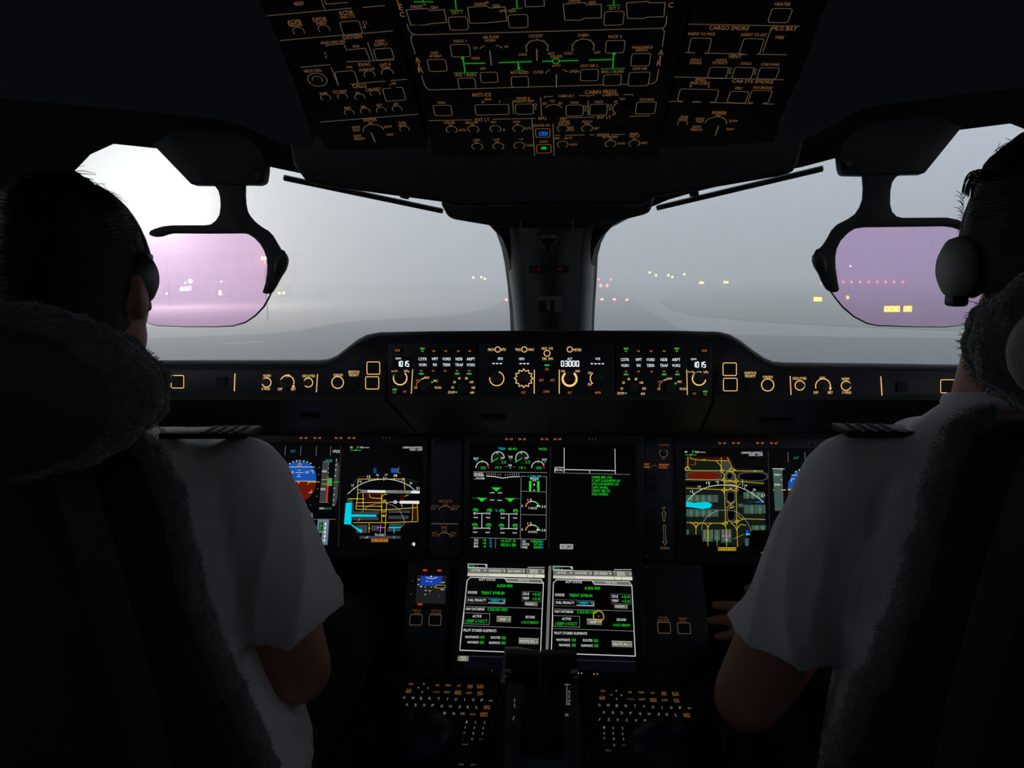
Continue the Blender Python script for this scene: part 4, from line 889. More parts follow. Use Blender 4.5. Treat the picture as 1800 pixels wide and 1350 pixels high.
# airport map
g.T('white', "GS", 945, 246, 24, 17); g.T('green', "0", 1004, 244, 14, 22); g.T('white', "TAS", 1040, 247, 36, 17); g.L('white', (1066,248), (1110,248), w=.8); g.L('green', (933,273), (975,273), w=.8); g.L('white', (978,280), (990,263), w=.8); g.L('green', (993,273), (1035,273), w=.8)
g.T('white', "LONDON GATWICK", 1513, 247, 180, 18); g.T('white', "EGKK  LGW", 1546, 268, 116, 17)
g.R('dblue', 1146, 432, 1182, 488); g.T('teal', "A", 1163, 462, 8, 40); g.R('blue', 1312, 440, 1378, 482); g.L('olive', (1385,425), (1380,480), (1402,487), w=.7)
for r_ in ((965,840,1202,868),(953,893,1196,922),(1290,830,1488,856),(1290,880,1476,912),(990,965,1092,1040),(1130,970,1200,1022),(1298,952,1410,978),(1280,1000,1400,1026),(1020,1068,1400,1093),(905,725,955,755),(945,760,965,860)): g.R('dgrey', *r_)
for k in range(8):
    for y0, x0 in ((838,965),(893,955),(830,1290),(880,1288)): g.L('black', (x0+24*k, y0), (x0+24*k, y0+28), w=.6)
g.R('dbrown', 1068, 672, 1230, 745); g.R('dbrown', 1095, 752, 1220, 790); g.F('dbrown', (1400,690), (1440,690), (1432,745), (1398,740)); g.R('dbrown', 1520, 770, 1552, 920)
for pts in (((1560,570),(1490,545),(1380,560)),((940,640),(985,545),(1030,515),(1090,515)),((905,700),(905,740))): g.L('dgrey', *pts, w=.8)
for pts in (((1020,540),(1005,548),(1000,720),(985,820),(1215,828),(1560,805)),((1012,541),(1425,540),(1438,560),(1440,640)),((915,722),(1050,725)),((1052,670),(1055,820)),((985,760),(1262,756)),((985,790),(1225,795)),((1225,680),(1225,940)),((1272,760),(1256,1040)),((960,945),(1256,945),(1556,935)),((1556,760),(1562,935)),((1515,760),(1510,930)),((1112,680),(1116,708),(1150,718),(1215,720),(1245,685),(1275,682)),((1110,950),(1108,1040)),((1400,760),(1420,800)),((1440,700),(1475,688)),((1225,740),(1272,740)),((1225,830),(1245,850),(1270,830)),((1225,890),(1245,872),(1265,890))): g.L('yellow', *pts, w=1.15)
for x, y in ((1000,722),(1055,725),(1052,760),(1225,720),(1250,740),(1272,760),(1225,795),(1110,997),(1245,885)): g.D('yellow', x, y, 8)
g.F('grey', (1040,640), (1580,648), (1578,676), (1040,668)); g.F('white', (1095,643), (1260,646), (1260,668), (1095,664)); g.F('white', (1500,650), (1580,650), (1578,674), (1500,672)); g.F('white', (1395,742), (1576,743), (1574,770), (1393,768)); g.D('grey', 1020, 655, 20); g.D('black', 1020, 655, 12); g.D('white', 1352, 754, 16); g.D('black', 1352, 754, 9); g.L('white', (1290,754), (1395,756), w=.8); g.T('black', "RWY 08R", 1410, 660, 70, 14)
g.F('cyan', (893,762), (948,758), (942,962), (876,960)); g.F('cyan', (943,868), (1175,872), (1178,890), (943,890)); g.F('cyan', (930,905), (948,900), (948,925), (930,925)); g.F('cyan', (935,962), (950,962), (1042,1022), (1030,1038)); g.D('cyan', 1030, 1022, 16); g.F('cyan', (1290,984), (1412,984), (1400,996), (1290,996)); g.L('cyan', (1342,990), (1340,1095), w=1.3)
g.L('magenta', (1183,990), (1256,990), w=1.5); g.L('magenta', (1216,965), (1214,1035), w=1.5)
arc = spline([(908,680),(1000,607),(1100,562),(1200,544),(1290,542),(1390,562),(1480,602),(1555,665)], 5); g.L('white', *[(q.x, q.y) for q in arc], w=1.0)
for s_, x, y in (("13",955,598),("14",1027,562),("15",1105,518),("16",1187,503),("17",1268,502),("18",1353,508),("19",1430,540),("20",1497,578),("21",1562,626)): g.T('white', s_, x, y, 30 if s_ in ("15","18","21") else 22, 24 if s_ in ("15","18","21") else 19)
for x0, y0, x1, y1 in ((965,620,972,630),(1035,575,1042,586),(1107,545,1112,558),(1187,526,1190,543),(1246,518,1247,556),(1268,524,1266,541),(1345,530,1342,548),(1415,555,1408,568),(1490,595,1480,605)): g.L('white', (x0,y0), (x1,y1), w=.8)
da = spline([(1040,850),(1090,800),(1160,772),(1240,762),(1320,780),(1390,830),(1430,910),(1435,950),(1410,985)], 8)
for k in range(0, len(da)-1, 2): g.L('white', (da[k].x, da[k].y), (da[k+1].x, da[k+1].y), w=.7)
g.R('black', 1026, 1044, 1400, 1068); g.T('white', "TA ONLY", 1212, 1058, 104, 20); g.L('white', (1008,930), (1025,905), w=.7); g.L('white', (1075,1090), (1100,1075), w=1)
g.B('amber', 1132, 1098, 1283, 1122, .9)
for k in range(9): g.R('amber', 1142+k*15, 1104, 1150+k*15+(k % 3)*2, 1116)
g.F('white', (1510,1142), (1524,1126), (1540,1142), (1535,1142), (1535,1160), (1515,1160), (1515,1142)); g.L('grey', (1503,1155), (1505,1133), w=.8)
g.L('dgrey', (845,235), (825,1165), w=.6)
g.done(scr)
# ---- centre display: engine gauges, wheel page, status list
tc_, scr = display_unit(IP, 'display_unit', (815, 764, 1131, 979), (825, 781, 1116, 967), 'centre display with round engine gauges and green wheel brake diagram', dots=((895,1),(918,1),(957,1),(980,1),(1041,0)), doty=772)
g = Gfx(IP, 740, 740, 4.5)
g.T('cyan', "TOGA", 639, 219, 56, 20); g.T('green', "80.4%", 726, 221, 66, 20); g.T('green', "PACKS", 966, 222, 64, 19)
for cx, val, egt, ex in ((610, "3.6", "500", 487), (800, "3.5", "494", 927)):
    g.F('moss', *[(cx + 42*math.cos(math.radians(k)), 293 - 46*math.sin(math.radians(k))) for k in range(0, 200, 20)]); g.A('white', cx, 293, 50, 0, 205, 1.1); g.T('white', "10", cx+33, 294, 22, 17)
    g.L('white', (cx-8,247), (cx-3,263), w=1.1); g.L('green', (cx-45,320), (cx+2,293), w=1.4); g.D('teal', cx-48, 321, 9); g.T('green', val, cx+45, 325, 34, 19); g.B('dgrey', cx-6, 312, cx+70, 338, .5)
    g.A('white', ex, 372, 52, 25, 180, 1.1); g.L('green', (ex,305), (ex,335), w=1.0); g.L('red', (ex+40,345), (ex+49,375), w=1.8); g.T('green', egt, ex+5, 371, 38, 19); g.B('dgrey', ex-30, 358, ex+30, 384, .5)
g.T('white', "THR", 709, 285, 36, 18); g.T('cyan', "%", 709, 304, 12, 14); g.T('green', "19.3", 613, 368, 48, 19); g.T('green', "19.1", 803, 370, 46, 19); g.T('white', "N1", 706, 351, 24, 18); g.T('cyan', "%", 707, 371, 12, 13); g.L('grey', (665,360), (688,360), w=.7); g.L('grey', (728,362), (745,363), w=.7)
g.T('white', "EGT", 438, 298, 38, 18); g.T('cyan', "°C", 438, 318, 14, 14); g.T('white', "EGT", 978, 307, 38, 18); g.T('cyan', "°C", 980, 327, 14, 14)
g.L('grey', (415,402), (998,408), w=1.0); g.T('white', "WHEEL", 459, 420, 82, 22); g.L('white', (417,434), (500,435), w=.9); g.T('white', "...MORE", 462, 454, 86, 16)
g.L('white', (518,436), (585,440), (648,452), (710,442), (782,440), w=1.2)
for k in range(5): g.L('grey', (522+k*17,412), (522+k*17,430), w=1.4); g.L('grey', (706+k*17,413), (706+k*17,432), w=1.4)
for k in (612,630,668,686): g.L('grey', (k,418), (k,434), w=1.2)
for cx, cy_ in ((597,530),(483,612),(707,614)):
    g.F('green', (cx-32,cy_), (cx+32,cy_), (cx,cy_+28)); g.L('green', (cx-40,cy_-3), (cx+40,cy_-1), w=1.1)
    for k in (-16,0,16): g.L('black', (cx+k,cy_+3), (cx+k,cy_+16), w=.5)
g.L('teal', (405,609), (445,611), w=.6); g.L('teal', (745,613), (778,614), w=.6)
for x, y, d in ((565,570,-1),(625,571,-1),(565,622,1),(623,625,1),(435,760,1),(532,761,1),(647,763,1),(745,764,1),(430,876,1),(528,878,1),(645,881,1),(742,882,1)): g.L('white', (x-15,y-3*d), (x-12,y+3*d), (x+12,y+4*d), (x+15,y-2*d), w=1.1)
for x, y, v in ((433,705,"150"),(543,708,"140"),(642,711,"105"),(748,711,"95"),(428,822,"150"),(537,823,"165"),(638,826,"100"),(746,828,"95")): g.T('green', v, x, y, 42, 20); g.A('green', x, y+2, 15, 20, 160, .9)
g.T('cyan', "°C", 596, 707, 22, 18)
for x0, x1, y in ((425,545,730),(635,760,734),(422,545,847),(632,760,850)):
    g.L('white', (x0,y), (x1,y), w=1.1)
    for k, xx in enumerate((x0, x0+14, x1-24, x1-10)): g.R('grey', xx, y-8, xx+9, y+8)
g.L('white', (483,732), (482,846), w=1.1); g.L('white', (696,736), (695,849), w=1.1)
for s_, x, y in (("1",422,730),("2",547,731),("3",634,733),("4",760,735),("5",418,846),("6",546,848),("7",630,850),("8",758,852)): g.T('white', s_, x, y, 8, 15)
g.L('grey', (793,437), (786,926), w=1); g.L('grey', (994,437), (990,932), w=1); g.L('grey', (791,437), (832,438), w=1); g.L('grey', (960,440), (994,441), w=1); g.L('grey', (788,555), (992,561), w=1); g.L('grey', (786,739), (991,744), w=1)
g.T('cyan', "x 1000 PSI", 896, 438, 110, 15); g.T('white', "BRAKES", 898, 455, 68, 16); g.T('white', "3.5", 897, 470, 30, 14); g.R('green', 856, 474, 872, 555); g.R('green', 921, 474, 937, 556); g.T('white', "1", 896, 503, 8, 15); g.T('white', "0", 896, 547, 10, 15)
for k in (485,503,520): g.L('green', (870,k), (880,k), w=.8); g.L('green', (913,k), (922,k), w=.8)
for oy, nm in ((0, "Y ACCU"), (187, "G ACCU")):
    g.A('white', 882, 690+oy, 54, 40, 118, 1.1); g.A('amber', 882, 690+oy, 56, 118, 168, 1.8); g.A('green', 882, 690+oy, 56, 10, 45, 1.8); g.L('green', (913,645+oy), (938,675+oy), w=1.3); g.D('white', 922, 672+oy, 7); g.D('white', 938, 675+oy, 5)
    g.T('white', "1.5", 860, 623+oy, 32, 18); g.T('white', "0", 801, 671+oy, 10, 17); g.T('white', "3.5", 969, 676+oy, 32, 17); g.T('white', nm, 884, 689+oy, 70, 17)
g.L('grey', (395,922), (990,936), w=1.0); g.L('grey', (592,930), (590,1002), w=.9); g.L('grey', (793,935), (791,1008), w=.9)
for s_, v, y in (("TAT","+8",942),("SAT","+8",966),("ISA","-6",990)): g.T('white', s_, 438, y, 36, 18); g.T('green', v, 502, y, 26, 16); g.T('cyan', "°C", 551, y, 20, 17)
g.T('green', "10 OCT 18", 692, 948, 112, 19); g.T('green', "05:51:38", 692, 979, 116, 23)
for s_, v, y in (("GW","178500",952),("GWCG","27.5",974),("FOB","8300",998)): g.T('white', s_, 802 + {"GW":14,"GWCG":27,"FOB":20}[s_], y, {"GW":27,"GWCG":54,"FOB":40}[s_], 18); g.T('green', v, 945-len(v)*6.5, y, len(v)*13, 17); g.T('cyan', "%" if s_ == "GWCG" else "KG", 955, y, 22, 14)
g.L('dgrey', (1025,205), (1012,1010), w=.5)
g.L('white', (1133,212), (1133,410), w=1.1); g.L('white', (1533,220), (1536,418), w=1.1); g.L('white', (1060,366), (1058,408), w=1.0); g.L('white', (1060,366), (1132,368), w=.9); g.L('white', (1133,384), (1534,393), w=1.3); g.L('white', (1332,392), (1334,412), w=1.1); g.L('grey', (1058,409), (1655,424), w=.9); g.T('white', "RECALL", 1094, 386, 64, 19)
g.L('grey', (1353,432), (1354,588), w=.8)
for k, (s_, w_) in enumerate((("PARK BRK ON",146),("CAPT LOUDSPKR LO",212),("F/O LOUDSPKR LO",199),("APU AVAIL",117),("SEAT BELTS",132),("NO MOBILE",118))): g.T('green', s_, 1362 + w_/2, 445 + k*26.8, w_, 20)
g.B('white', 1102, 976, 1200, 1009, 1.0); g.T('white', "DISPCH", 1150, 993, 84, 22)
g.done(scr)
# ---- right display: airport close-up and flight display
tr_, scr = display_unit(IP, 'display_unit', (1190, 771, 1498, 988), (1202, 789, 1488, 975), 'display with close-up map of yellow taxi lines, partly behind the white sleeve', dots=((1268,1),(1292,1),(1334,1),(1358,1),(1424,0)), doty=779)
g = Gfx(IP, 1120, 740, 5.294)
g.F('moss', (440,335), (860,335), (910,440), (1170,450), (1190,1010), (1060,1020), (960,1170), (610,1110), (590,1055), (455,1055))
g.R('black', 448, 565, 800, 605); g.R('black', 945, 600, 1180, 690)
g.F('dbrown', (450,335), (860,335), (870,372), (480,372)); g.F('moss', (490,395), (730,385), (755,420), (740,450), (500,440)); 
def oval(c, x0, y0, x1, y1, n=20): g.F(c, *[((x0+x1)/2 + (x1-x0)/2*(abs(math.cos(2*math.pi*k/n))**.7)*(1 if math.cos(2*math.pi*k/n) >= 0 else -1), (y0+y1)/2 + (y1-y0)/2*(abs(math.sin(2*math.pi*k/n))**.7)*(1 if math.sin(2*math.pi*k/n) >= 0 else -1)) for k in range(n)])
oval('dgrey', 445, 462, 790, 556); oval('brown', 465, 474, 770, 545); oval('dgrey', 930, 470, 1220, 560); oval('black', 948, 484, 1200, 552)
oval('dgrey', 812, 470, 915, 560); oval('black', 836, 488, 878, 536); oval('dgrey', 820, 640, 915, 775); oval('black', 836, 660, 900, 750); oval('dgrey', 825, 800, 915, 935); oval('black', 842, 812, 904, 920); oval('dgrey', 812, 570, 915, 625); oval('black', 836, 582, 900, 606)
g.R('dgrey', 780, 370, 860, 455); g.R('black', 1060, 1020, 1180, 1170)
for x0, y0, x1, y1 in ((452,688,750,755),(455,820,752,888),(985,660,1180,720),(990,780,1190,860),(605,1012,700,1120),(712,1012,768,1105),(780,1008,874,1128),(1060,970,1195,1012),(1000,1090,1035,1160),(456,1010,480,1056),(935,770,985,800)):
    g.R('stand', x0, y0, x1, y1)
for x0, y0, y1, n, dx in ((500,688,755,4,57),(500,820,888,4,57),(1022,660,720,3,52),(1064,780,860,2,75),(1110,970,1012,2,54)):
    for k in range(n): g.L('black', (x0+dx*k+26, y0), (x0+dx*k+26, y1), w=.7); g.L('olive', (x0+dx*k, y0), (x0+dx*k, y1+8), w=.8); g.A('teal', x0+dx*k, (y0+y1)/2, 12, 0, 360, .7)
for k in range(3):
    g.L('olive', (625+35*k,1010), (625+35*k,1090), w=1.2); g.L('olive', (795+30*k,1008), (795+30*k,1085), w=1.2)
for x in (655,740,830): g.A('teal', x, 1095, 16, 0, 360, .8); g.L('olive', (x,1012), (x,1165), w=.9)
g.F('cyan', (452,750), (480,752), (520,762), (640,752), (690,770), (690,790), (670,810), (600,818), (520,805), (452,798)); g.F('cyan', (1005,1045), (1048,1045), (1045,1060), (1010,1062)); g.R('blue', 1010, 1015, 1030, 1045); g.F('blue', (1100,748), (1178,746), (1178,760), (1100,760)); g.R('dblue', 1030, 742, 1058, 765); g.F('dblue', (1060,745), (1100,748), (1100,758), (1060,760))
g.L('olive', (893,1097), (990,1052), w=1.0); g.L('dgrey', (690,750), (740,700), w=1.2); g.L('dgrey', (690,820), (738,885), w=1.2)
for pts in (((470,335),(470,420),(445,455)),((485,335),(510,355),(560,362),(730,370),(770,410),(785,460)),((780,340),(780,470)),((835,335),(865,400),(880,440),(920,460)),((445,460),(780,463),(1170,466)),((730,368),(845,370)),((445,545),(780,548),(800,552)),((800,555),(930,560),(1175,580)),((452,625),(810,640),(850,635)),((790,470),(808,510),(808,640),(820,960)),((808,510),(830,475),(860,468),(890,478),(912,510)),((912,510),(920,580),(918,640),(930,1170)),((808,575),(860,560),(912,575)),((808,600),(860,590),(915,600)),((820,650),(860,635),(908,650)),((835,745),(870,775),(905,745)),((825,810),(860,780),(905,800)),((458,943),(700,950),(820,950),(850,930),(880,945),(925,935),(990,910),(1190,915)),((490,945),(530,965),(545,1000),(545,1055)),((600,948),(560,965),(545,1000)),((620,948),(652,975),(655,1160)),((700,950),(665,965),(655,1000)),((770,950),(815,970),(828,1010),(830,1165)),((870,950),(905,975),(925,1020)),((935,870),(950,900),(990,912)),((445,455),(470,420),(495,455)),((850,455),(872,430),(905,458)),((915,640),(935,600),(960,580)),((775,555),(800,535),(808,510)),((775,640),(800,655),(812,690)),((1010,970),(960,960),(930,1000))): g.L('yellow', *pts, w=1.05)
for x, y in ((460,445),(785,463),(808,552),(920,560),(808,640),(918,640),(820,950),(925,935),(545,960),(880,460)): g.L('yellow', (x-20,y), (x,y-20), (x+20,y), (x,y+20), w=.9, closed=True)
for x, y, a in ((620,362,0),(1095,466,0),(862,556,0),(868,630,0),(870,806,0)): g.R('yellow', x-12, y-5, x+12, y+5)
g.L('red', (490,408), (540,405), w=.7); g.L('amber', (540,372), (538,405), w=.6)
arc = spline([(465,740),(540,670),(640,620),(740,598),(860,598),(960,620),(1060,670),(1175,755)], 5); g.L('white', *[(q.x, q.y) for q in arc], w=1.1)
for s_, x, y in (("13",505,655),("14",575,610),("15",657,575),("16",745,565),("19",1007,602),("20",1086,640),("21",1165,690)): g.T('white', s_, x, y, 34 if s_ in ("15","21") else 26, 24 if s_ in ("15","21") else 19)
for x0, y0, x1, y1 in ((515,665,530,690),(585,625,595,640),(665,590,670,608),(748,580,750,598),(977,545,977,608),(995,615,1000,630),(1070,655,1062,668)): g.L('white', (x0,y0), (x1,y1), w=.8)
da = spline([(597,1010),(610,945),(660,880),(740,838),(830,828),(920,845),(990,900),(1035,970),(1055,1030)], 8)
for k in range(0, len(da)-1, 1 if False else 2): g.L('white', (da[k].x, da[k].y), (da[k+1].x, da[k+1].y), w=.8)
g.L('magenta', (785,1068), (872,1068), w=1.4); g.L('magenta', (830,1045), (830,1110), w=1.4); g.L('white', (820,1100), (840,1110), w=1)
g.B('yellow', 752, 1176, 915, 1203, 1.0)
for k in range(9): g.R('yellow', 763+k*16, 1183, 772+k*16+(k % 3)*2, 1197)
g.F('white', (1158,1226), (1174,1208), (1192,1226), (1188,1226), (1188,1246), (1164,1246), (1164,1226)); g.L('grey', (1151,1215), (1151,1235), w=.8)
g.T('white', "GS", 452, 287, 26, 18); g.T('green', "0", 516, 287, 15, 24); g.T('white', "TAS", 552, 289, 38, 18); g.L('white', (578,291), (632,292), w=.8); g.L('green', (443,316), (485,316), w=.8); g.L('white', (490,325), (502,306), w=.8); g.L('green', (505,316), (550,316), w=.8)
g.T('white', "LONDON GATWICK", 1065, 296, 196, 19); g.T('white', "EGKK  LGW", 1102, 317, 128, 18)
for a, b in (((1397,290),(1402,385)),((1555,290),(1560,390))): g.L('grey', a, b, w=.8)
g.T('teal', "ALT", 1475, 344, 48, 23); g.L('white', (1255,443), (1366,445), w=1.1); g.F('stand', (1258,448), (1345,450), (1360,835), (1278,835))
for s_, y in (("060",500),("040",593)): g.T('white', s_, 1298, y, 48, 22); g.L('white', (1330,y), (1345,y), w=.8)
for y in (455,547): g.L('white', (1330,y), (1346,y), w=.8)
g.L('yellow', (1258,640), (1272,640), w=1.2); g.L('yellow', (1335,641), (1372,641), w=1.6); g.F('yellow', (1368,634), (1382,641), (1368,649))
ball_(g, 1557, 640); g.L('grey', (1280,1001), (1560,1005), w=.7)
g.L('dgrey', (1215,270), (1232,1230), w=.6)
g.done(scr)
# ---- switching panel between left and centre displays
def ip_panel(name, x0, y0, x1, y1, label, m='panel_blue'):
    t = thing(name, label, 'control panel', mw=IP.M.copy()); u0, v0, u1, v1 = IP.outline(x0, y0, x1, y1)
    q = MB(); q.prism(rrect_pts((u0+u1)/2, (v0+v1)/2, u1-u0, v1-v0, .003, 2), -.015, 0); q.build('panel_plate', m, t, bevel=.001); return t
t = ip_panel('switching_panel', 755, 766, 813, 977, 'narrow switching panel reading AIR DATA and FMS beside the engine display')
T = MB(); P = IP
for s, x, y, w_, h in (("AIR DATA",783.5,881,24,5),("AUTO",783.5,886.7,9,3.6),("CAPT ON",765,889.5,14,3.6),("BKUP",762,894,9,3.6),("F/O ON",801.5,889.7,12.5,3.6),("BKUP",800,894.3,10,3.6),("FMS",781,927.5,10,5),("NORM",781.5,933.5,9.5,3.6),("BOTH",764,936.7,9,3.6),("ON 2",764,941.3,8.5,3.6),("BOTH",797.5,936.9,9,3.6),("ON 1",797,941.5,8.5,3.6)): P.txt(T, s, x, y, w_, h)
T.build_print('lettering', 'amber_faint', t); Ln = MB()
P.arc(Ln, 783, 904, 14.5, 42, 138, 1.1); P.arc(Ln, 781, 951, 14.5, 42, 138, 1.1); P.line(Ln, [(758,920.3),(805,921)], 1.2)
for x, y in ((772,895.5),(783.3,889.8),(794,896),(770,942.5),(781,936.8),(791.5,943)): P.disc(Ln, x, y, .9)
Ln.build_print('lettering', 'amber_line', t)
knob(P, t, 782, 906, 10, 92, .016, pl=1.2); knob(P, t, 779.5, 953, 10, 92, .016, pl=1.2); screw(P, 762, 774.5, 3.4, t); screw(P, 754.5, 959, 3, t)
# ---- landing gear panel between centre and right displays
t = ip_panel('landing_gear_panel', 1134, 768, 1188, 985, 'narrow landing gear panel with long up and down arrows beside the status list')
T, Ln, Fa = MB(), MB(), MB()
for s, x, y, w_, h in (("AUTO MODE",1167,782.5,18,3.4),("OFF",1166.3,806.3,6.5,3.4)): P.txt(Fa, s, x, y, w_, h)
for s, x, y, w_, h in (("RWY",1137,816,9,3.4),("COND",1137,821,10.5,3.4),("BRAKING",1167,817,17,3.4),("ACTION",1165.5,821.8,13.5,3.4)): P.txt(T, s, x, y, w_, h)
for s, x, y, w_, h in (("UP",1166.5,893,6,4.5),("DOWN",1168.5,963.5,15,4.5),("ABN",1151.5,859.5,8,3)): P.txt(Ln, s, x, y, w_, h)
P.arc(Ln, 1166.3, 796.5, 7, 120, 420, .9); P.arc(Fa, 1151, 826, 8, 40, 140, .8)
P.line(Ln, [(1165,915.5),(1165.2,904),(1162.8,904),(1167,897.5),(1171,904),(1168.8,904),(1169,915.5)], .9, closed=True)
P.line(Ln, [(1165.8,923),(1169.8,923),(1170.3,952),(1172.5,952),(1168.8,958.5),(1164.8,952),(1167,952)], .9, closed=True)
Ln.build_print('lettering', 'amber_line', t); T.build_print('lettering', 'amber_orange', t); Fa.build_print('lettering', 'amber_faint', t)
knob(P, t, 1151, 832, 10, 100, .016); knob(P, t, 1166.3, 796.5, 5, 90, .012, fin=False); push_button(P, t, 1151.5, 858, 13, 12, None); screw(P, 1179.3, 880.5, 3.4, t); screw(P, 1137, 976.5, 3.2, t)
u, v = P.uv(1148, 925); q = MB(); q.prism(rrect_pts(0, 0, .012, .062, .004, 3), 0, .004); sl_ = q.build('lever_slot', 'rubber', t, loc=(u, v, 0)); q = MB(); q.tube([(0,-.012,.003),(0,-.014,.03),(0,-.014,.045)], [.004,.004,.009], 10); q.build('gear_lever', 'rubber', sl_, True)
# ================================================================== lower centre display, pedestal, keyboards, thrust levers
C40 = math.radians(40)
LP = Panel(at(963, 1080, 1.385), (1, 0, 0), (0, math.sin(C40), math.cos(C40)))
tm, scr = display_unit(LP, 'display_unit', (796, 984, 1127, 1192), (806, 990, 1119, 1178), 'tilted lower display with two bright status pages side by side', doty=1180)
q = MB(); LP.fill(q, [(820,1150),(815,1177),(1117,1181),(1116,1156)], .0026); q.build_print('screen_lettering', 'screen_navy', scr)
q = MB(); LP.line(q, [(960.3+6.5,996),(961.5,1146)], 5.0, .0042); q.build_print('screen_lettering', 'screen_bar', scr)
def mfd(ox, oy, s, n, dx, lx):
    """n: page number, dx/lx: mapping of the left page's layout onto this one"""
    g = Gfx(LP, ox, oy, s); X = lambda x, y: lx(x, y)
    def L(c, *pts, **k): g.L(c, *[X(*p) for p in pts], **k)
    def F(c, *pts): g.F(c, *[X(*p) for p in pts])
    def T(c, t, x, y, w_, h): q = X(x, y); g.T(c, t, q[0], q[1], w_*dx, h*dx)
    L('white', (857,142), (1068,148), (1068,187), (855,180), w=1.0, closed=True); T('teal', "FMS %d" % n, 910, 163, 100, 28); F('white', (1046,155), (1066,156), (1056,172))
    for x0, x1, s_, w_ in ((852,1066,"ACTIVE",100),(1070,1282,"POSITION",130),(1288,1500,"SEC INDEX",148),(1508,1718,"DATA",72)):
        y0 = 186 + (x0-852)*.02; F('bar', (x0,y0), (x1,y0+4), (x1,y0+60), (x0,y0+56)); T('white', s_, x0+90, y0+29, w_, 24); F('white', (x1-28,y0+24), (x1-6,y0+24), (x1-17,y0+42))
        L('cream', (x0,y0), (x1,y0+4), w=.7)
    L('white', (1560,213), (1638,215), (1638,248), (1560,246), w=.7, closed=True)
    F('cream', (850,246), (1718,262), (1718,300), (848,278)); T('bar', "DATA/STATUS", 975, 264, 234, 22); L('plum', (1520,256), (1520,295), w=.8); L('plum', (1600,258), (1600,298), w=.8)
    for k in range(12): F('white', (1530+k*16,177), (1540+k*16,177), (1540+k*16,184), (1530+k*16,184))
    L('white', (845,330), (880,294), (1270,303), (1295,345), (1700,360), w=1.3); F('bar', (1275,305), (1682,315), (1702,352), (1296,342)); L('white', (1275,305), (1682,315), (1704,356), w=1.1)
    L('white', (845,330), (760,1115), w=1.4); L('white', (1706,356), (1672,1150), w=1.4); L('white', (760,1115), (1220,1133), (1672,1150), w=1.5)
    T('white', "ACFT STATUS", 1070, 319, 186, 26); T('cream', "FMS P/N", 1482, 330, 120, 22); T('green', "A350-900", 1268, 389, 176, 34)
    T('white', "ENGINE", 906, 463, 102, 30); T('green', "TRENT XWB-84", 1134, 470, 262, 34); T('white', "FUEL PENALTY", 957, 551, 204, 28)
    L('grey', (842,515), (1278,530), (1274,596), (838,584), w=.5, closed=True); L('cyan', (1082,540), (1268,545), w=.6); L('white', (1082,577), (1262,584), (1266,545), w=1.0); T('cyan', "+000.0", 1158, 555, 100, 24); T('cyan', "%", 1246, 556, 18, 22)
    L('grey', (1466,452), (1680,460), (1678,568), (1464,560), w=.5, closed=True); T('white', "IDLE", 1512, 480, 66, 28); T('green', "+0.0", 1623, 486, 88, 30); T('white', "PERF", 1511, 529, 68, 28); T('green', "+3.0", 1622, 536, 88, 30)
    F('bar', (1493,570), (1640,576), (1638,620), (1492,612)); T('cream', "MODIFY", 1556, 595, 98, 26)
    L('grey', (830,622), (1690,645), w=1.0); T('white', "NAV DATABASE", 936, 651, 208, 28); T('green', "CX51811001", 1186, 657, 222, 32)
    L('grey', (812,694), (1102,704), (1094,826), (804,815), w=1.0, closed=True); T('white', "ACTIVE", 956, 732, 102, 28); T('green', "13SEP-11OCT", 950, 787, 246, 34)
    F('bar', (1178,733), (1342,738), (1338,802), (1176,796)); L('cream', (1178,733), (1342,738), w=.8); T('white', "SWAP", 1246, 768, 68, 28); F('white', (1318,762), (1332,769), (1318,776))
    T('white', "SECOND", 1556, 742, 106, 28); T('green', "11OCT-08NOV", 1555, 803, 192, 28); L('grey', (800,840), (1682,870), w=1.0)
    T('white', "PILOT STORED ELEMENTS", 990, 893, 370, 30)
    for s_, x, y, w_ in (("WAYPOINTS",900,968,158),("ROUTES",1168,973,106),("NAVAIDS",912,1026,124),("RUNWAYS",1156,1032,126)): T('white', s_, x, y, w_, 28)
    for s_, x, y in (("04",1017,969),("00",1258,977),("00",1012,1028),("00",1256,1034)): T('green', s_, x, y, 46, 34)
    F('bar', (1428,980), (1652,988), (1648,1052), (1426,1044)); L('cream', (1428,980), (1652,988), w=.8); T('white', "DELETE ALL", 1524, 1015, 176, 28); F('white', (1628,1014), (1644,1021), (1628,1029))
    g.done(scr); return g
mfd(690, 970, 6.4286, 1, 1.0, lambda x, y: (x, y))
# the second page mirrors the lean of the first: measured corner to corner
def warp(x, y):
    # left page edges at this height
    fy = (y - 180)/(1150 - 180)
    l0 = 852 + (760-852)*fy; r0 = 1718 + (1672-1718)*fy
    f = (x - l0)/(r0 - l0)
    l1 = 136 + (122-136)*fy; r1 = 992 + (1034-992)*fy
    yy = 160 + (y - 142)*(1140-160)/(1150-142)
    return (l1 + (r1-l1)*f, yy + 2)
mfd(950, 970, 6.207, 2, .965, warp)
q = MB(); LP.arc(q, 1052, 1084.3, 9.2, 0, 360, 1.3, .0046); LP.disc(q, 1052, 1084.3, .8, .0046); q.build_print('screen_lettering', 'screen_yellow', scr)
q = MB(); LP.fill(q, [(806,1154),(825,1154.5),(824,1164),(804.5,1163)], .0070); q.build_print('screen_lettering', 'screen_bar', scr); q = MB(); LP.txt(q, "MSG", 815, 1156.8, 10, 3.4, .0075); LP.txt(q, "LIST", 815, 1161.3, 11, 3.4, .0075); q.build_print('screen_lettering', 'screen_cream', scr)
q = MB(); LP.line(q, [(828,1154.5),(884,1156)], .7, .004); LP.line(q, [(1014,1161),(1117,1164)], .7, .004); q.build_print('screen_lettering', 'screen_dgrey', scr)
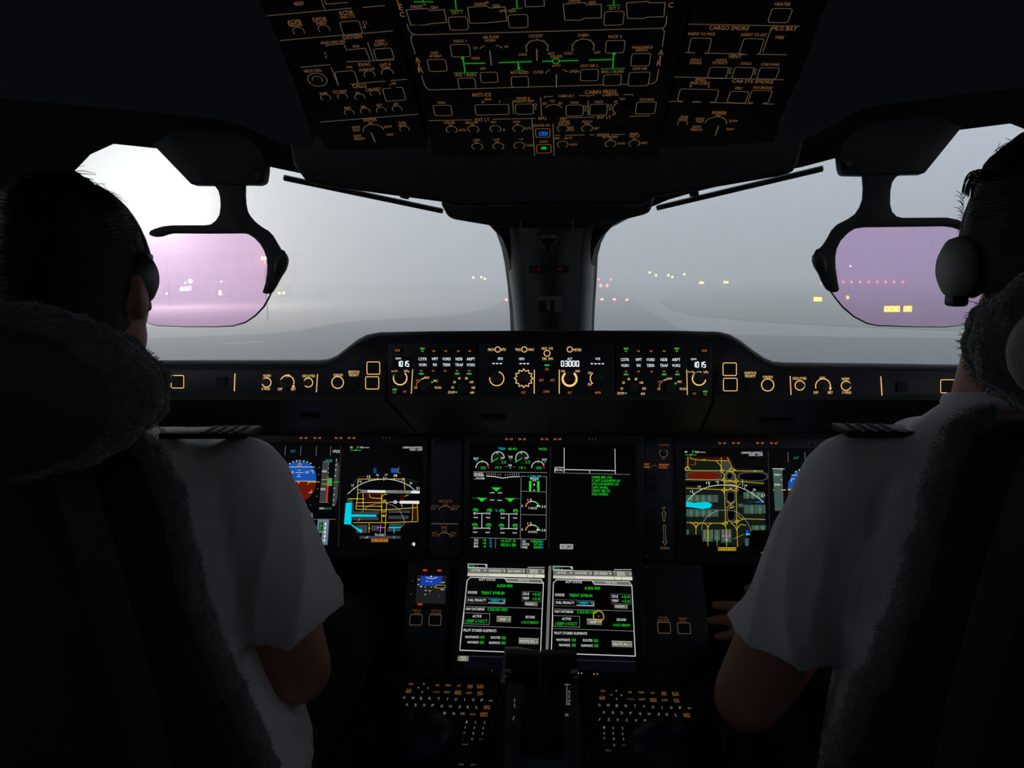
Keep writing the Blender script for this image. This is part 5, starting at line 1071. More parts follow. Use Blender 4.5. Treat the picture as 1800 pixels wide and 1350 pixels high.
# side plates of the lower panel
def lp_panel(name, x0, x1, y0, y1, label):
    t = thing(name, label, 'control panel', mw=LP.M.copy()); u0, v0, u1, v1 = LP.outline(x0, y0, x1, y1)
    q = MB(); q.prism(rrect_pts((u0+u1)/2, (v0+v1)/2, u1-u0, v1-v0, .003, 2), -.02, 0); q.build('panel_plate', 'panel_blue', t, bevel=.001); return t
t = lp_panel('standby_switch_box', 708, 794, 992, 1192, 'lower panel with two square buttons left of the status pages'); P = LP
T = MB()
for s, x, y, w_ in (("DISPLAY",733.5,1073,15),("CYCLE",733.5,1078,11),("CAPT OIS",767,1073.5,17),("ON CENTER",766.5,1078.7,20)): P.txt(T, s, x, y, w_, 3.6)
T.build_print('lettering', 'amber_faint', t); push_button(P, t, 731.5, 1090, 21, 18.5, 'amber_line', .9); push_button(P, t, 765, 1090.5, 21, 18.5, 'amber_line', .9)
ti = thing('standby_instrument', 'small square standby display with blue and dark brown horizon', 'display', mw=LP.M.copy())
u0, v0, u1, v1 = LP.outline(728, 998, 792, 1070); q = MB(); q.prism(rrect_pts((u0+u1)/2, (v0+v1)/2, u1-u0, v1-v0, .004, 3), 0, .006); q.build('case', 'rubber', ti, bevel=.001)
u0, v0, u1, v1 = LP.outline(735, 1013, 785, 1063); q = MB(); q.prism([(u0,v0),(u1,v0),(u1,v1),(u0,v1)], 0, .0066); isc = q.build('screen', 'screen_glass_black', ti)
emat('screen_isisblue', lin(20, 60, 160), 1); emat('screen_isisbrown', lin(34, 30, 26), 1); emat('screen_isisgrey', lin(26, 28, 30), 1)
g = Gfx(LP, 690, 970, 6.4286, .0070); g.F('isisgrey', (285,275), (612,285), (602,600), (265,590)); g.F('isisbrown', (330,400), (555,405), (545,440), (325,440)); g.F('isisblue', (330,285), (570,285), (560,330), (550,400), (320,395), (322,330))
g.L('white', (385,302), (415,312), (445,316), (480,312), (512,300), w=.8)
for k in range(5): g.L('white', (390+k*28, 292), (392+k*27, 303), w=.6)
for s_, x, y, w_ in (("10",397,345,22),("10",382,448,24),("60",303,325,22),("40",298,380,22),("000",575,358,38),("500",568,438,38)): g.T('white', s_, x, y, w_, 14)
g.L('white', (428,350), (455,350), w=.8); g.L('white', (412,452), (440,452), w=.8); g.D('white', 443, 290, 8); g.L('white', (362,494), (388,494), w=.7); g.D('white', 328, 404, 8); g.D('yellow', 375, 410, 6); g.D('yellow', 445, 412, 6); g.D('yellow', 485, 410, 7); g.R('black', 500, 390, 600, 420); g.B('yellow', 500, 390, 600, 420, .7); g.L('grey', (430,460), (424,490), w=.6); g.L('grey', (540,500), (530,520), w=.6); g.done(isc)
q = MB()
for x, y, w_ in ((748,1004.3,7),(773,1004.8,7),(739,1063.8,8)): u, v = P.uv(x, y); a = P.sc(x, y)[0]; q.prism(rrect_pts(u, v, w_*a, 2.6*a, .0006, 2), .006, .0074)
q.build_print('button_light', 'screen_red', ti)
q = MB(); P.disc(q, 725.5, 1021.5, .9, .001); P.disc(q, 722, 1044.7, .9, .001); q.build_print('lettering', 'amber_line', t)
t = lp_panel('display_switch_panel', 1131, 1234, 992, 1200, 'lower panel with two square buttons right of the status pages')
T = MB()
for s, x, y, w_ in (("F/O OIS",1165.5,1086,15),("ON CENTER",1166,1090.8,21),("DISPLAY",1200.5,1087.2,16),("CYCLE",1200,1092,11.5)): P.txt(T, s, x, y, w_, 3.6)
T.build_print('lettering', 'amber_faint', t); push_button(P, t, 1167, 1104, 22, 19, 'amber_line', .9); push_button(P, t, 1202, 1105, 22, 19, 'amber_line', .9); screw(P, 1137, 997, 3.2, t); screw(P, 1162, 1194, 2.6, t)

# pedestal top
C25 = math.radians(25); eo = LP.M @ Vector((*LP.uv(963, 1192), 0))
PE = Panel(eo, (1, 0, 0), (0, math.cos(C25), math.sin(C25)))
ped = thing('centre_pedestal', 'dark blue-grey pedestal running back between the two seats', 'pedestal', (0, 1.2, 0))
pv = Matrix.Translation((0, -1.2, 0))
ul, ur = PE.uv(668, 1196)[0], PE.uv(1250, 1196)[0]
q = MB(); q.prism([(ul, -.62), (ur, -.62), (ur, .005), (ul, .005)], -.05, -.004); q.v = [tuple(pv @ (PE.M @ Vector(w_))) for w_ in q.v]; q.build('pedestal_top', 'panel_blue', ped, bevel=.004)
a_, b_ = PE.M @ Vector((0, -.60, -.05)), PE.M @ Vector((0, 0, -.05))
q = MB(); W_ = (ur-ul)/2 - .015; cx_ = (ul+ur)/2 + eo.x
prof = [(a_.y, .0), (b_.y + .12, .0), (b_.y + .12, b_.z), (b_.y, b_.z), (a_.y, a_.z)]
n = len(prof); q.add([(cx_ - W_, y - 1.2, z) for y, z in prof] + [(cx_ + W_, y - 1.2, z) for y, z in prof], [tuple(range(n)), tuple(range(2*n-1, n-1, -1))] + [((i+1) % n, i, n+i, n+(i+1) % n) for i in range(n)]); q.build('pedestal_body', 'cockpit_black', ped)
# housing behind the lower panel
q = MB(); tv, bv = LP.uv(963, 984)[1], LP.uv(963, 1194)[1]; c1, c2 = LP.uv(706, 1080)[0], LP.uv(1240, 1090)[0]
q.prism([(c1, bv), (c2, bv), (c2, tv), (c1, tv)], -.10, -.021); q.v = [tuple(pv @ (LP.M @ Vector(w_))) for w_ in q.v]; q.build('lower_housing', 'panel_dark', ped)

# ---- keyboards
mat('key_black', (0.012, 0.013, 0.016), 0.5)
mat('blue_rest', (0.020, 0.034, 0.075), 0.38)
def keyboard(ox, oy, s, rows, label, frame, dome):
    t = thing('keyboard', label, 'keyboard', mw=PE.M.copy(), group='keyboards on the pedestal')
    u0, v0, u1, v1 = PE.outline(*frame); q = MB(); q.prism(rrect_pts((u0+u1)/2, (v0+v1)/2, u1-u0, v1-v0, .004, 2), -.004, 0); q.build('keyboard_plate', 'panel_blue', t, bevel=.001)
    shared = {}
    for ch, x, y, w_, h, col in rows:
        px, py = ox + x/s, oy + y/s; u, v = PE.uv(px, py); a, b = PE.sc(px, py); lines = ch.split('|')
        kw = 12.5 if max(len(l) for l in lines) < 2 else 16; key = (kw,)
        if key not in shared:
            q = MB(); q.prism(rrect_pts(0, 0, kw*a, 10*b, .0012, 2), 0, .003, .9); me = q.build('key', 'key_black', t, loc=(u, v, 0)); shared[key] = me; k = me
        else:
            k = bpy.data.objects.new('key', shared[key].data); COL.objects.link(k); k.parent = t; k.location = (u, v, 0)
        q = MB(); z = .0034
        if ch in '^v<>' and len(ch) == 1:
            r = 2.0*a; d = {'^':90,'v':270,'<':180,'>':0}[ch]; q.face([(r*math.cos(math.radians(d+o)), r*math.sin(math.radians(d+o))) for o in (0,120,240)], z)
        elif ch == 'bk': q.strip([(-3*a,0),(3.5*a,0)], .8*a, z); q.face([(-3.8*a,0),(-1.4*a,-1.4*a),(-1.4*a,1.4*a)], z)
        else:
            for i, l in enumerate(lines):
                V, Fc = text_mesh(l); yo = (len(lines)-1)/2 - i; hh = h/len(lines)*.92
                q.add([(p[0]*w_/s*a, (p[1]*hh + yo*h/len(lines))/s*b, z) for p in V], Fc)
        if ch == 'ENT': q.strip(rrect_pts(0, 0, 12*a, 6*b, .0006, 1), .7*a, z, True)
        q.build('key_lettering', col, k)
    # padded hand rest with its cursor ball
    cx, cy_, rx, ry = dome; u, v = PE.uv(cx, cy_); a, b = PE.sc(cx, cy_)
    q = MB(); q.ball((0, 0, 0), (rx*a, ry*b, rx*a*.5), 24); o = q.build('hand_rest', 'blue_rest', t, True, loc=(u, v, .004))
    q = MB(); q.ball((0, rx*a*.45, rx*a*.40), rx*a*.20, 14); q.build('cursor_ball', 'key_black', o, True)
emat('key_lit', lin(205, 170, 125), .8); emat('key_white', lin(165, 155, 140), .62); emat('key_amber', lin(190, 128, 55), .5); emat('key_faint', lin(120, 95, 65), .6)
LW = 30
rowsL = [(c, x, y, 26, 30, 'key_white') for c, x, y in (("Q",305,590),("W",397,593),("E",485,597),("R",575,598),("T",668,602),("Y",760,605),("U",850,608),("I",942,610),("O",1033,613),("P",1125,617),("A",335,662),("S",425,667),("D",517,670),("F",607,672),("G",700,678),("H",793,682),("J",885,685),("K",978,688),("L",1070,690),("B",733,753),("N",827,758),("M",920,760))]
rowsL = [(c, x, y, (6 if c == 'I' else 34 if c in 'WM' else 25), h, k) for c, x, y, w_, h, k in rowsL]
rowsL += [(c, x, y, 14, 26, 'key_white') for c, x, y in (("1",963,848),("2",1055,850),("3",1150,853),("4",947,905),("5",1043,907),("6",1138,910),("7",937,963),("8",1033,967),("9",1130,970),("0",1020,1025))] + [(".",923,1022,6,24,'key_white'),("+/-",1117,1027,46,22,'key_faint'),("SPACE",947,1083,60,16,'key_faint'),("KBD",905,1293,56,18,'key_faint'),("ESC",1037,1297,56,18,'key_faint'),("bk",1218,622,0,0,'key_white')]
rowsL += [("ESC",380,447,46,20,'key_amber'),("CLR|INFO",352,520,58,44,'key_amber'),("^",512,445,0,0,'key_white'),("<",455,485,0,0,'key_white'),(">",557,488,0,0,'key_white'),("v",495,530,0,0,'key_white'),("DIR",657,458,40,20,'key_amber'),("PERF",770,460,62,20,'key_amber'),("INIT",883,465,40,20,'key_amber'),("NAV|AID",1000,472,54,42,'key_amber'),("F.O|MENU",1108,473,66,42,'key_amber'),("F-PLN",643,530,72,20,'key_faint'),("DEST",757,532,62,22,'key_amber'),("SEC|INDEX",872,537,70,44,'key_amber'),("SURV",988,540,64,22,'key_amber'),("ATC|COM",1103,545,56,44,'key_amber'),("NEXT|PAGE",1178,692,66,40,'key_amber'),(">",643,745,0,0,'key_faint'),("SPACE",1027,765,58,20,'key_amber'),("ENT",1145,767,46,22,'key_amber')]
keyboard(660, 1130, 6, rowsL, 'lit keyboard left of the thrust levers, its lower left under a blue hand rest', (690, 1200, 876, 1362), (738, 1296, 62, 48))
rowsR = [(c, x, y, (6 if c == 'I' else 30 if c == 'W' else 23), 28, 'key_white') for c, x, y in (("Q",638,627),("W",725,628),("E",812,632),("R",902,635),("T",990,637),("Y",1080,641),("U",1168,645),("I",1258,650),("O",1348,653),("P",1437,655),("A",683,697),("S",771,701),("D",860,704),("F",949,707),("G",1041,711),("H",1129,714),("J",1220,717),("K",1308,720),("L",1397,723),("/",640,767),("Z",731,769),("X",820,772),("C",909,776),("V",1001,779),("B",1090,782))]
rowsR += [(c, x, y, 14, 24, 'key_white') for c, x, y in (("1",685,848),("2",775,851),("3",866,855),("4",685,905),("5",776,907),("6",868,910),("7",688,957),("8",781,960),("9",876,964),("0",785,1022))] + [(".",690,1017,6,22,'key_white'),("+/-",880,1022,44,20,'key_faint'),("SPACE",726,1075,56,16,'key_faint'),("bk",1530,657,0,0,'key_white')]
rowsR += [("ESC",675,487,42,18,'key_amber'),("CLR|INFO",667,555,54,40,'key_amber'),("^",806,485,0,0,'key_white'),("<",757,525,0,0,'key_white'),(">",855,528,0,0,'key_white'),("v",808,567,0,0,'key_white'),("DIR",943,499,38,18,'key_amber'),("PERF",1053,502,58,18,'key_amber'),("INIT",1165,507,38,18,'key_amber'),("NAV|AID",1276,512,52,38,'key_amber'),("F.O|MENU",1390,516,64,38,'key_amber'),("F-PLN",948,567,70,18,'key_faint'),("DEST",1060,570,60,20,'key_amber'),("SEC|INDEX",1173,577,66,40,'key_amber'),("SURV",1285,578,60,20,'key_amber'),("ATC|COM",1400,583,54,40,'key_amber'),("NEXT|PAGE",1502,727,64,40,'key_amber')]
keyboard(940, 1130, 5.625, rowsR, 'lit keyboard right of the thrust levers, its lower right under a dark hand rest', (1030, 1203, 1232, 1364), (1168, 1318, 66, 52))

# ---- thrust lever quadrant
mat('lever_grey', (0.62, 0.63, 0.68), 0.5); mat('quadrant_blue', (0.10, 0.115, 0.17), 0.5)
tq = thing('throttle_quadrant', 'black throttle quadrant with lettered scale between the keyboards', 'throttle quadrant', mw=PE.M.copy())
u0, v0, u1, v1 = PE.outline(882, 1204, 1018, 1372); uc = (u0+u1)/2
q = MB(); q.prism(rrect_pts(uc, (v0+v1)/2, u1-u0, v1-v0, .006, 3), -.004, .010, .97); q.build('quadrant_plate', 'quadrant_blue', tq, bevel=.002)
# raised black drum the levers turn on
prof = [(math.cos(math.radians(k))*.085, math.sin(math.radians(k))*.040) for k in range(0, 181, 12)]; q = MB()
w2 = .036; vm = PE.uv(950, 1258)[1]
q.add([(uc - w2, vm + p[0], .008 + p[1]) for p in prof] + [(uc + w2, vm + p[0], .008 + p[1]) for p in prof], [tuple(range(len(prof)-1, -1, -1)), tuple(range(len(prof), 2*len(prof)))] + [(i, i+1, len(prof)+i+1, len(prof)+i) for i in range(len(prof)-1)] + [(len(prof)-1, 0, len(prof), 2*len(prof)-1)]); q.build('lever_drum', 'rubber', tq, True)
q = MB(); q.prism(rrect_pts(uc + .000, vm + .028, .0135, .045, .002, 2), .03, .0475); q.build('drum_cover', 'quadrant_blue', tq, bevel=.001)
Ln = MB(); zz = .0108
PE.line(Ln, [(996.5,1197),(996,1246)], .9, zz)
for k, (s, y) in enumerate((("A",1222),("/",1227.5),("T",1233),("H",1238.5),("R",1244))): PE.txt(Ln, s, 1000.5, y, 4, 4.2, zz)
PE.line(Ln, [(992,1196),(1002,1197)], .8, zz); PE.line(Ln, [(992,1209),(1002,1210)], .8, zz); PE.txt(Ln, "35", 996, 1263, 6, 4.5, zz); PE.line(Ln, [(905,1234),(904.5,1240)], .9, zz); PE.line(Ln, [(904.5,1243),(905.5,1250)], .9, zz); PE.line(Ln, [(904,1265),(902,1272)], .9, zz)
Ln.build_print('lettering', 'screen_grey', tq)
for x, y, on in ((865, 1180, 0), (1019.5, 1185, 1), (1046.5, 1186.5, 1)):
    u, v = LP.uv(x, y); a = LP.sc(x, y)[0]; q = MB(); q.prism(rrect_pts(0, 0, 13*a, 6*a, .001, 2), 0, .002); k = q.build('bezel_key', 'rubber', tm, loc=(u, v, .006)); q = MB()
    if on:
        for dx in (-2.8, 2.8): q.face([((dx + 1.2*math.cos(c*math.pi/4))*a, 1.2*math.sin(c*math.pi/4)*a) for c in range(8)], .0024)
    else: q.face([(1.5*math.cos(c*math.pi/4)*a, 1.5*math.sin(c*math.pi/4)*a) for c in range(8)], .0024)
    q.build('key_light', 'key_lit' if on else 'screen_dgrey', k)
# two thrust levers: arm from the drum up to a wide black grip
for s, x0, x1, lab in ((-1, 889, 947, 'black thrust lever with a pale grey stripe on its outer end'), (1, 951, 1014, 'black thrust lever beside the A/THR scale')):
    g0 = at(x0, 1168, 1.235); g1 = at(x1, 1171, 1.235); gc = (g0+g1)/2
    foot = PE.M @ Vector((uc + s*.017, vm + .02, .03))
    t = thing('thrust_lever', lab, 'thrust lever', foot, group='pair of thrust levers'); f = lambda p: p - foot
    q = MB(); q.tube([(0,0,0), f(gc)*.5, f(gc)], [.009, .008, .009], 10); q.build('lever_arm', 'rubber', t, True)
    hl = (g1.x-g0.x)/2
    pr = [(-.026,-.014),(-.022,-.022),(.012,-.026),(.026,-.016),(.028,.004),(.018,.020),(-.010,.024),(-.024,.012)]
    q = MB(); c = f(gc); n = len(pr); q.add([(c.x - hl, c.y + p[0], c.z + p[1]) for p in pr] + [(c.x + hl, c.y + p[0], c.z + p[1]) for p in pr], [tuple(range(n)), tuple(range(2*n-1, n-1, -1))] + [((i+1) % n, i, n+i, n+(i+1) % n) for i in range(n)]); gr = q.build('grip', 'rubber', t, bevel=.004)
    bm = bmesh.new(); bm.from_mesh(gr.data); bmesh.ops.recalc_face_normals(bm, faces=bm.faces); bm.to_mesh(gr.data); bm.free()
    q = MB(); q.box((c.x + s*(hl - .005), c.y - .026, c.z + .004), (.011, .003, .005), Matrix.Rotation(-s*.25, 3, 'Y')); q.build('grip_stripe', 'lever_grey', t)
    q = MB(); q.box((c.x + s*(hl - .004), c.y - .024, c.z - .008), (.010, .003, .004), Matrix.Rotation(-s*.3, 3, 'Y')); q.build('grip_stripe', 'lever_grey', t)
    if s < 0:
        # pale guard bracket standing behind the left grip
        B = [at(887,1140,1.262), at(909,1139.5,1.262), at(951,1147,1.262), at(951,1149,1.262), at(905,1146,1.262), at(897,1196,1.262), at(896,1201,1.262), at(879.5,1200.5,1.262)]
        q = MB(); n = len(B); q.add([f(p) for p in B] + [f(p) + Vector((0,.006,0)) for p in B], [tuple(range(n-1,-1,-1)), tuple(range(n, 2*n))] + [(i,(i+1) % n,n+(i+1) % n,n+i) for i in range(n)]); q.build('lever_guard', 'lever_grey', t)
# ================================================================== head-up combiners and wipers
glass('combiner_glass', COMBINER_TINT, 0.025, (1.0, .75, 1.0))
mat('combiner_black', (0.012, 0.012, 0.014), 0.5, bump=0.03, bscale=300)
YC = 1.12
HUDS = {
 -1: dict(frame=[(370,322),(380,328),(386,336),(389,347),(390,362),(388,378),(382,388),(373,395),(362,396.5),(304,396.5),(290,398),(276,402),(267,406),(264.5,410),(266.5,414.5),(274,416.5),(284,415.5),(294,412),(304,410),(370,410.5),(428,410),(438,412),(448,418),(459,429),(466,441),(470,453),(471.5,466),(471,482),(468.5,498),(465,509),(463,514),(468,516.5),(475,516),(479,512.5),(485,503),(493,488),(502,474),(505.5,463),(506,455),(503,447),(493,438),(486,426),(479,414),(470,405),(458,398),(447,389),(439,380),(434,371),(431.5,358),(430.5,342),(431,322)],
   glass=[(304,409),(428,409),(447,416),(459,428),(467,441),(471,456),(471,482),(468,503),(466,515),(469,524),(462,540),(449,554),(431,566),(410,572),(380,574),(330,574),(276,572),(262,568),(246,559),(232,546),(222,530),(214,505),(212,470),(218,440),(236,420),(266,411)],
   rim=[(477,514,3),(472,525,3.4),(464,539,3.4),(450,554,3.0),(432,566.5,2.6),(410,573,2.0),(380,574.5,1.5),(330,574.5,1.2),(276,572.5,1.1),(262,568.5,1.0),(246,559.5,1.0),(232,546.5,1.0)],
   mount=[(275,255),(280,262),(341,325.5),(372,326),(440,325),(457,325.5),(464,323),(468,318),(470,306),(471,289),(462,262),(430,235),(320,228)],
   lab='head-up combiner with pink glass in a black hooked frame, beside the glowing floodlight'),
 1: dict(frame=[(1516,304),(1518,330),(1517,350),(1512,364),(1504,376),(1491,385),(1473,394),(1463,404),(1455,419),(1447,431),(1434,443),(1429,450),(1428.5,459),(1432,469),(1439,480),(1446,497),(1453,508),(1461,513.5),(1469,514),(1473.5,509),(1470.5,495),(1467,470),(1466.5,452),(1469,438),(1476,424),(1489,410),(1502,402),(1520,399.3),(1600,398.3),(1662,397.5),(1678,400),(1692,405),(1702,411),(1708,409),(1706,403),(1694,393),(1682,387),(1662,383),(1584,383.5),(1574,381),(1566,373),(1562.5,360),(1563,336),(1566,322),(1572,313),(1584,305)],
   glass=[(1520,398.5),(1662,396.5),(1692,405),(1712,418),(1730,440),(1738,470),(1736,510),(1726,540),(1708,562),(1686,572),(1660,574.5),(1600,574),(1540,571.5),(1524,567),(1502,556),(1482,539),(1468,521),(1462,514),(1466,500),(1466,460),(1470,436),(1480,418),(1500,402)],
   rim=[(1460,512,2.4),(1467,522,2.8),(1481,539.5,3.2),(1501,556.5,3.0),(1523,568,2.6),(1540,572,2.2),(1600,574.5,1.6),(1660,575,1.4),(1686,572.5,1.2),(1708,562.5,1.1),(1726,540.5,1.0)],
   mount=[(1471,272),(1474,298),(1477,306),(1483,308.5),(1516,309),(1570,307.5),(1620,306.5),(1686,225),(1640,205),(1520,215),(1482,245)],
   lab='head-up combiner with purple glass in a black hooked frame, beside the yellow signs')}
for s, H in HUDS.items():
    P = Panel(at(400 if s < 0 else 1550, 450, YC), (1, 0, 0), (0, .06, 1))
    t = thing('head_up_combiner', H['lab'], 'head-up display', mw=P.M.copy(), group='pair of head-up combiners')
    uvs = [P.uv(*p) for p in H['frame']]
    if sum(uvs[i-1][0]*uvs[i][1]-uvs[i][0]*uvs[i-1][1] for i in range(len(uvs))) < 0: uvs.reverse()
    plate(uvs, [], Matrix(), -.006, .006).build('combiner_frame', 'combiner_black', t, bevel=.0022)
    uvs = [(q.x, q.y) for q in spline([(*P.uv(*p), 0) for p in H['glass']], 3, True)]
    if sum(uvs[i-1][0]*uvs[i][1]-uvs[i][0]*uvs[i-1][1] for i in range(len(uvs))) < 0: uvs.reverse()
    plate(uvs, [], Matrix(), -.0015, .0015).build('combiner_glass', 'combiner_glass', t)
    pts = [Vector((*P.uv(x, y), 0)) for x, y, w_ in H['rim']]; rad = [w_*P.sc(*H['rim'][0][:2])[0]*.5 for x, y, w_ in H['rim']]
    q = MB(); q.tube(pts, rad, 8, ref=Vector((0, 0, 1))); q.build('glass_rim', 'combiner_black', t, True)
    # mounting box under the ceiling, with its round release knob
    MP = [(*P.uv(*p),) for p in H['mount']]
    if sum(MP[i-1][0]*MP[i][1]-MP[i][0]*MP[i-1][1] for i in range(len(MP))) < 0: MP.reverse()
    plate(MP, [], Matrix(), -.010, .010).build('mount_box', 'combiner_black', t, bevel=.004)
    u, v = P.uv(461 if s < 0 else 1484, 312 if s < 0 else 292); q = MB(); q.lathe([(.006, 0), (.006, .006), (.004, .008)], 16); q.build('release_knob', 'knob_grey', t, loc=(u, v, .010))
    kx = (494, 463) if s < 0 else (1441, 462)
    u, v = P.uv(*kx); q = MB(); q.ball((0, 0, 0), (.009, .020, .008), 16, Matrix.Rotation(.25*s, 3, 'Z')); q.build('arm_knuckle', 'combiner_black', t, True, loc=(u, v, .004))
# wipers parked along the top of the windscreens, outside the glass
for s, a, b, br, lab in ((-1, (505,323.5), (789,382), (722,361,352), 'black wiper parked at the top of the left windscreen'), (1, (1439,308), (1143,377), (1208,357,345), 'black wiper parked at the top of the right windscreen')):
    P = WIN[s]; A = Vector((*P.uv(*a), -.045)); B = Vector((*P.uv(*b), -.045))
    t = thing('windscreen_wiper', lab, 'wiper', mw=P.M.copy(), group='windscreen wipers')
    d = (B-A).normalized(); nrm = Vector((-d.y, d.x, 0)); h = .0052; V = []
    for p in (A, B):
        for k, z in ((1,-.006), (1,.006), (-1,.006), (-1,-.006)): V.append(p + nrm*h*k + Vector((0,0,z)))
    q = MB(); q.add(V, [(0,1,2,3),(7,6,5,4),(0,4,5,1),(1,5,6,2),(2,6,7,3),(3,7,4,0)]); q.build('wiper_blade', 'rubber', t, bevel=.0015)
    C = Vector((*P.uv(br[0], br[1]), -.050)); D = Vector((*P.uv(br[0] - s*6, br[2] - 14), -.052)); q = MB(); q.tube([C, D], .011, 8, flat=.5); q.build('wiper_bracket', 'rubber', t)
    E_ = Vector((*P.uv(640 if s < 0 else 1300, 343 if s < 0 else 330), -.055)); q = MB(); q.tube([C + (D-C)*.35, E_ + Vector((0,.004,0))], .004, 8); q.build('wiper_arm', 'rubber', t)
# ================================================================== seats and pilots
mat('skin', (0.52, 0.23, 0.16), 0.5, bump=0.05, bscale=300, vary=.08)
mat('hair_black', (0.008, 0.006, 0.005), 0.5, bump=0.5, bscale=80, stretch=(1, 1, 6))
mat('shirt_white', (0.84, 0.81, 0.83), 0.85, bump=0.12, bscale=700)
mat('trousers_navy', (0.010, 0.011, 0.018), 0.85, bump=0.1, bscale=500)
mat('sheepskin', (0.085, 0.092, 0.088), 0.95, bump=0.6, bscale=160, sheen=.3)
mat('wool', (0.12, 0.13, 0.122), 0.95, sheen=.3)
mat('seat_pad_green', (0.24, 0.27, 0.22), 0.8, bump=0.08, bscale=300)
mat('seat_pad_dark', (0.030, 0.042, 0.036), 0.85, bump=0.08, bscale=300)
mat('seat_fabric', (0.010, 0.011, 0.013), 0.9, bump=0.15, bscale=400)
mat('strap_dark', (0.018, 0.018, 0.022), 0.7, bump=.2, bscale=900)
mat('headset_black', (0.010, 0.010, 0.011), 0.45)
mat('headset_grey', (0.34, 0.36, 0.34), 0.5)
mat('epaulette_black', (0.012, 0.008, 0.009), 0.7); mat('gold_braid', (0.022, 0.016, 0.012), 0.9)
mat('ring_silver', (0.6, 0.6, 0.58), 0.3, metal=1.0); mat('lip', (0.35, 0.13, 0.11), .5); mat('eye_white', (.6, .6, .58), .3); mat('tie_red', (0.25, 0.02, 0.03), .6)
def puff(o, disp):
    P = [(v.co.copy(), v.normal.copy()) for v in o.data.vertices]; flat = []
    for c, n in P: flat += (c + n*disp(c))[:]
    o.data.vertices.foreach_set('co', flat); o.data.update()
def fuse(mb, name, m, parent, voxel=.006, it=6, disp=None):
    """melt overlapping closed shapes into one continuous skin"""
    o = mb.build(name, m, parent)
    r = o.modifiers.new('r', 'REMESH'); r.mode = 'VOXEL'; r.voxel_size = voxel; r.use_smooth_shade = True
    sm = o.modifiers.new('s', 'SMOOTH'); sm.factor = .5; sm.iterations = it
    apply_mods(o)
    if disp:
        puff(o, disp)
    for p in o.data.polygons: p.use_smooth = True
    return o
def limb(mb, pts, rad, n=16, flat=1.0):
    P = spline([Vector(p) for p in pts], 5); k = len(pts)-1; R = []
    for i in range(len(P)):
        f = i/5.; a = min(int(f), k-1); R.append(rad[a] + (rad[a+1]-rad[a])*(f-a))
    mb.tube(P, R, n, flat=flat); mb.ball(P[0], R[0]*.98, n); mb.ball(P[-1], R[-1]*.98, n)
def loft(mb, rings, n=28, pw=2.4):
    V = []
    for cx, cy_, cz, hx, hy in rings:
        for k in range(n):
            a = 2*math.pi*k/n; c, s = math.cos(a), math.sin(a)
            V.append((cx + hx*math.copysign(abs(c)**(2/pw), c), cy_ + hy*math.copysign(abs(s)**(2/pw), s), cz))
    m_ = len(rings); Fc = [(i*n+k, i*n+(k+1) % n, (i+1)*n+(k+1) % n, (i+1)*n+k) for i in range(m_-1) for k in range(n)] + [tuple(range(n-1,-1,-1)), tuple(range((m_-1)*n, m_*n))]
    mb.add(V, Fc)
def wool(obj_pts, name, parent, length=.012, m='wool', r=.0006):
    q = MB()
    for p, n in obj_pts:
        t = Vector((random.uniform(-1,1), random.uniform(-1,1), random.uniform(-1,1))); d = (n + t*.7).normalized(); s = d.cross(Vector((0, 1, 0.1))).normalized()
        a = p - n*.002; b = p + d*length*.55; c = p + d*length + t*length*.35
        q.add([a - s*r, a + s*r, b + s*r*.8, b - s*r*.8, c], [(0,1,2,3), (3,2,4)])
    o = q.build(name, m, parent); o['kind'] = 'stuff'; return o

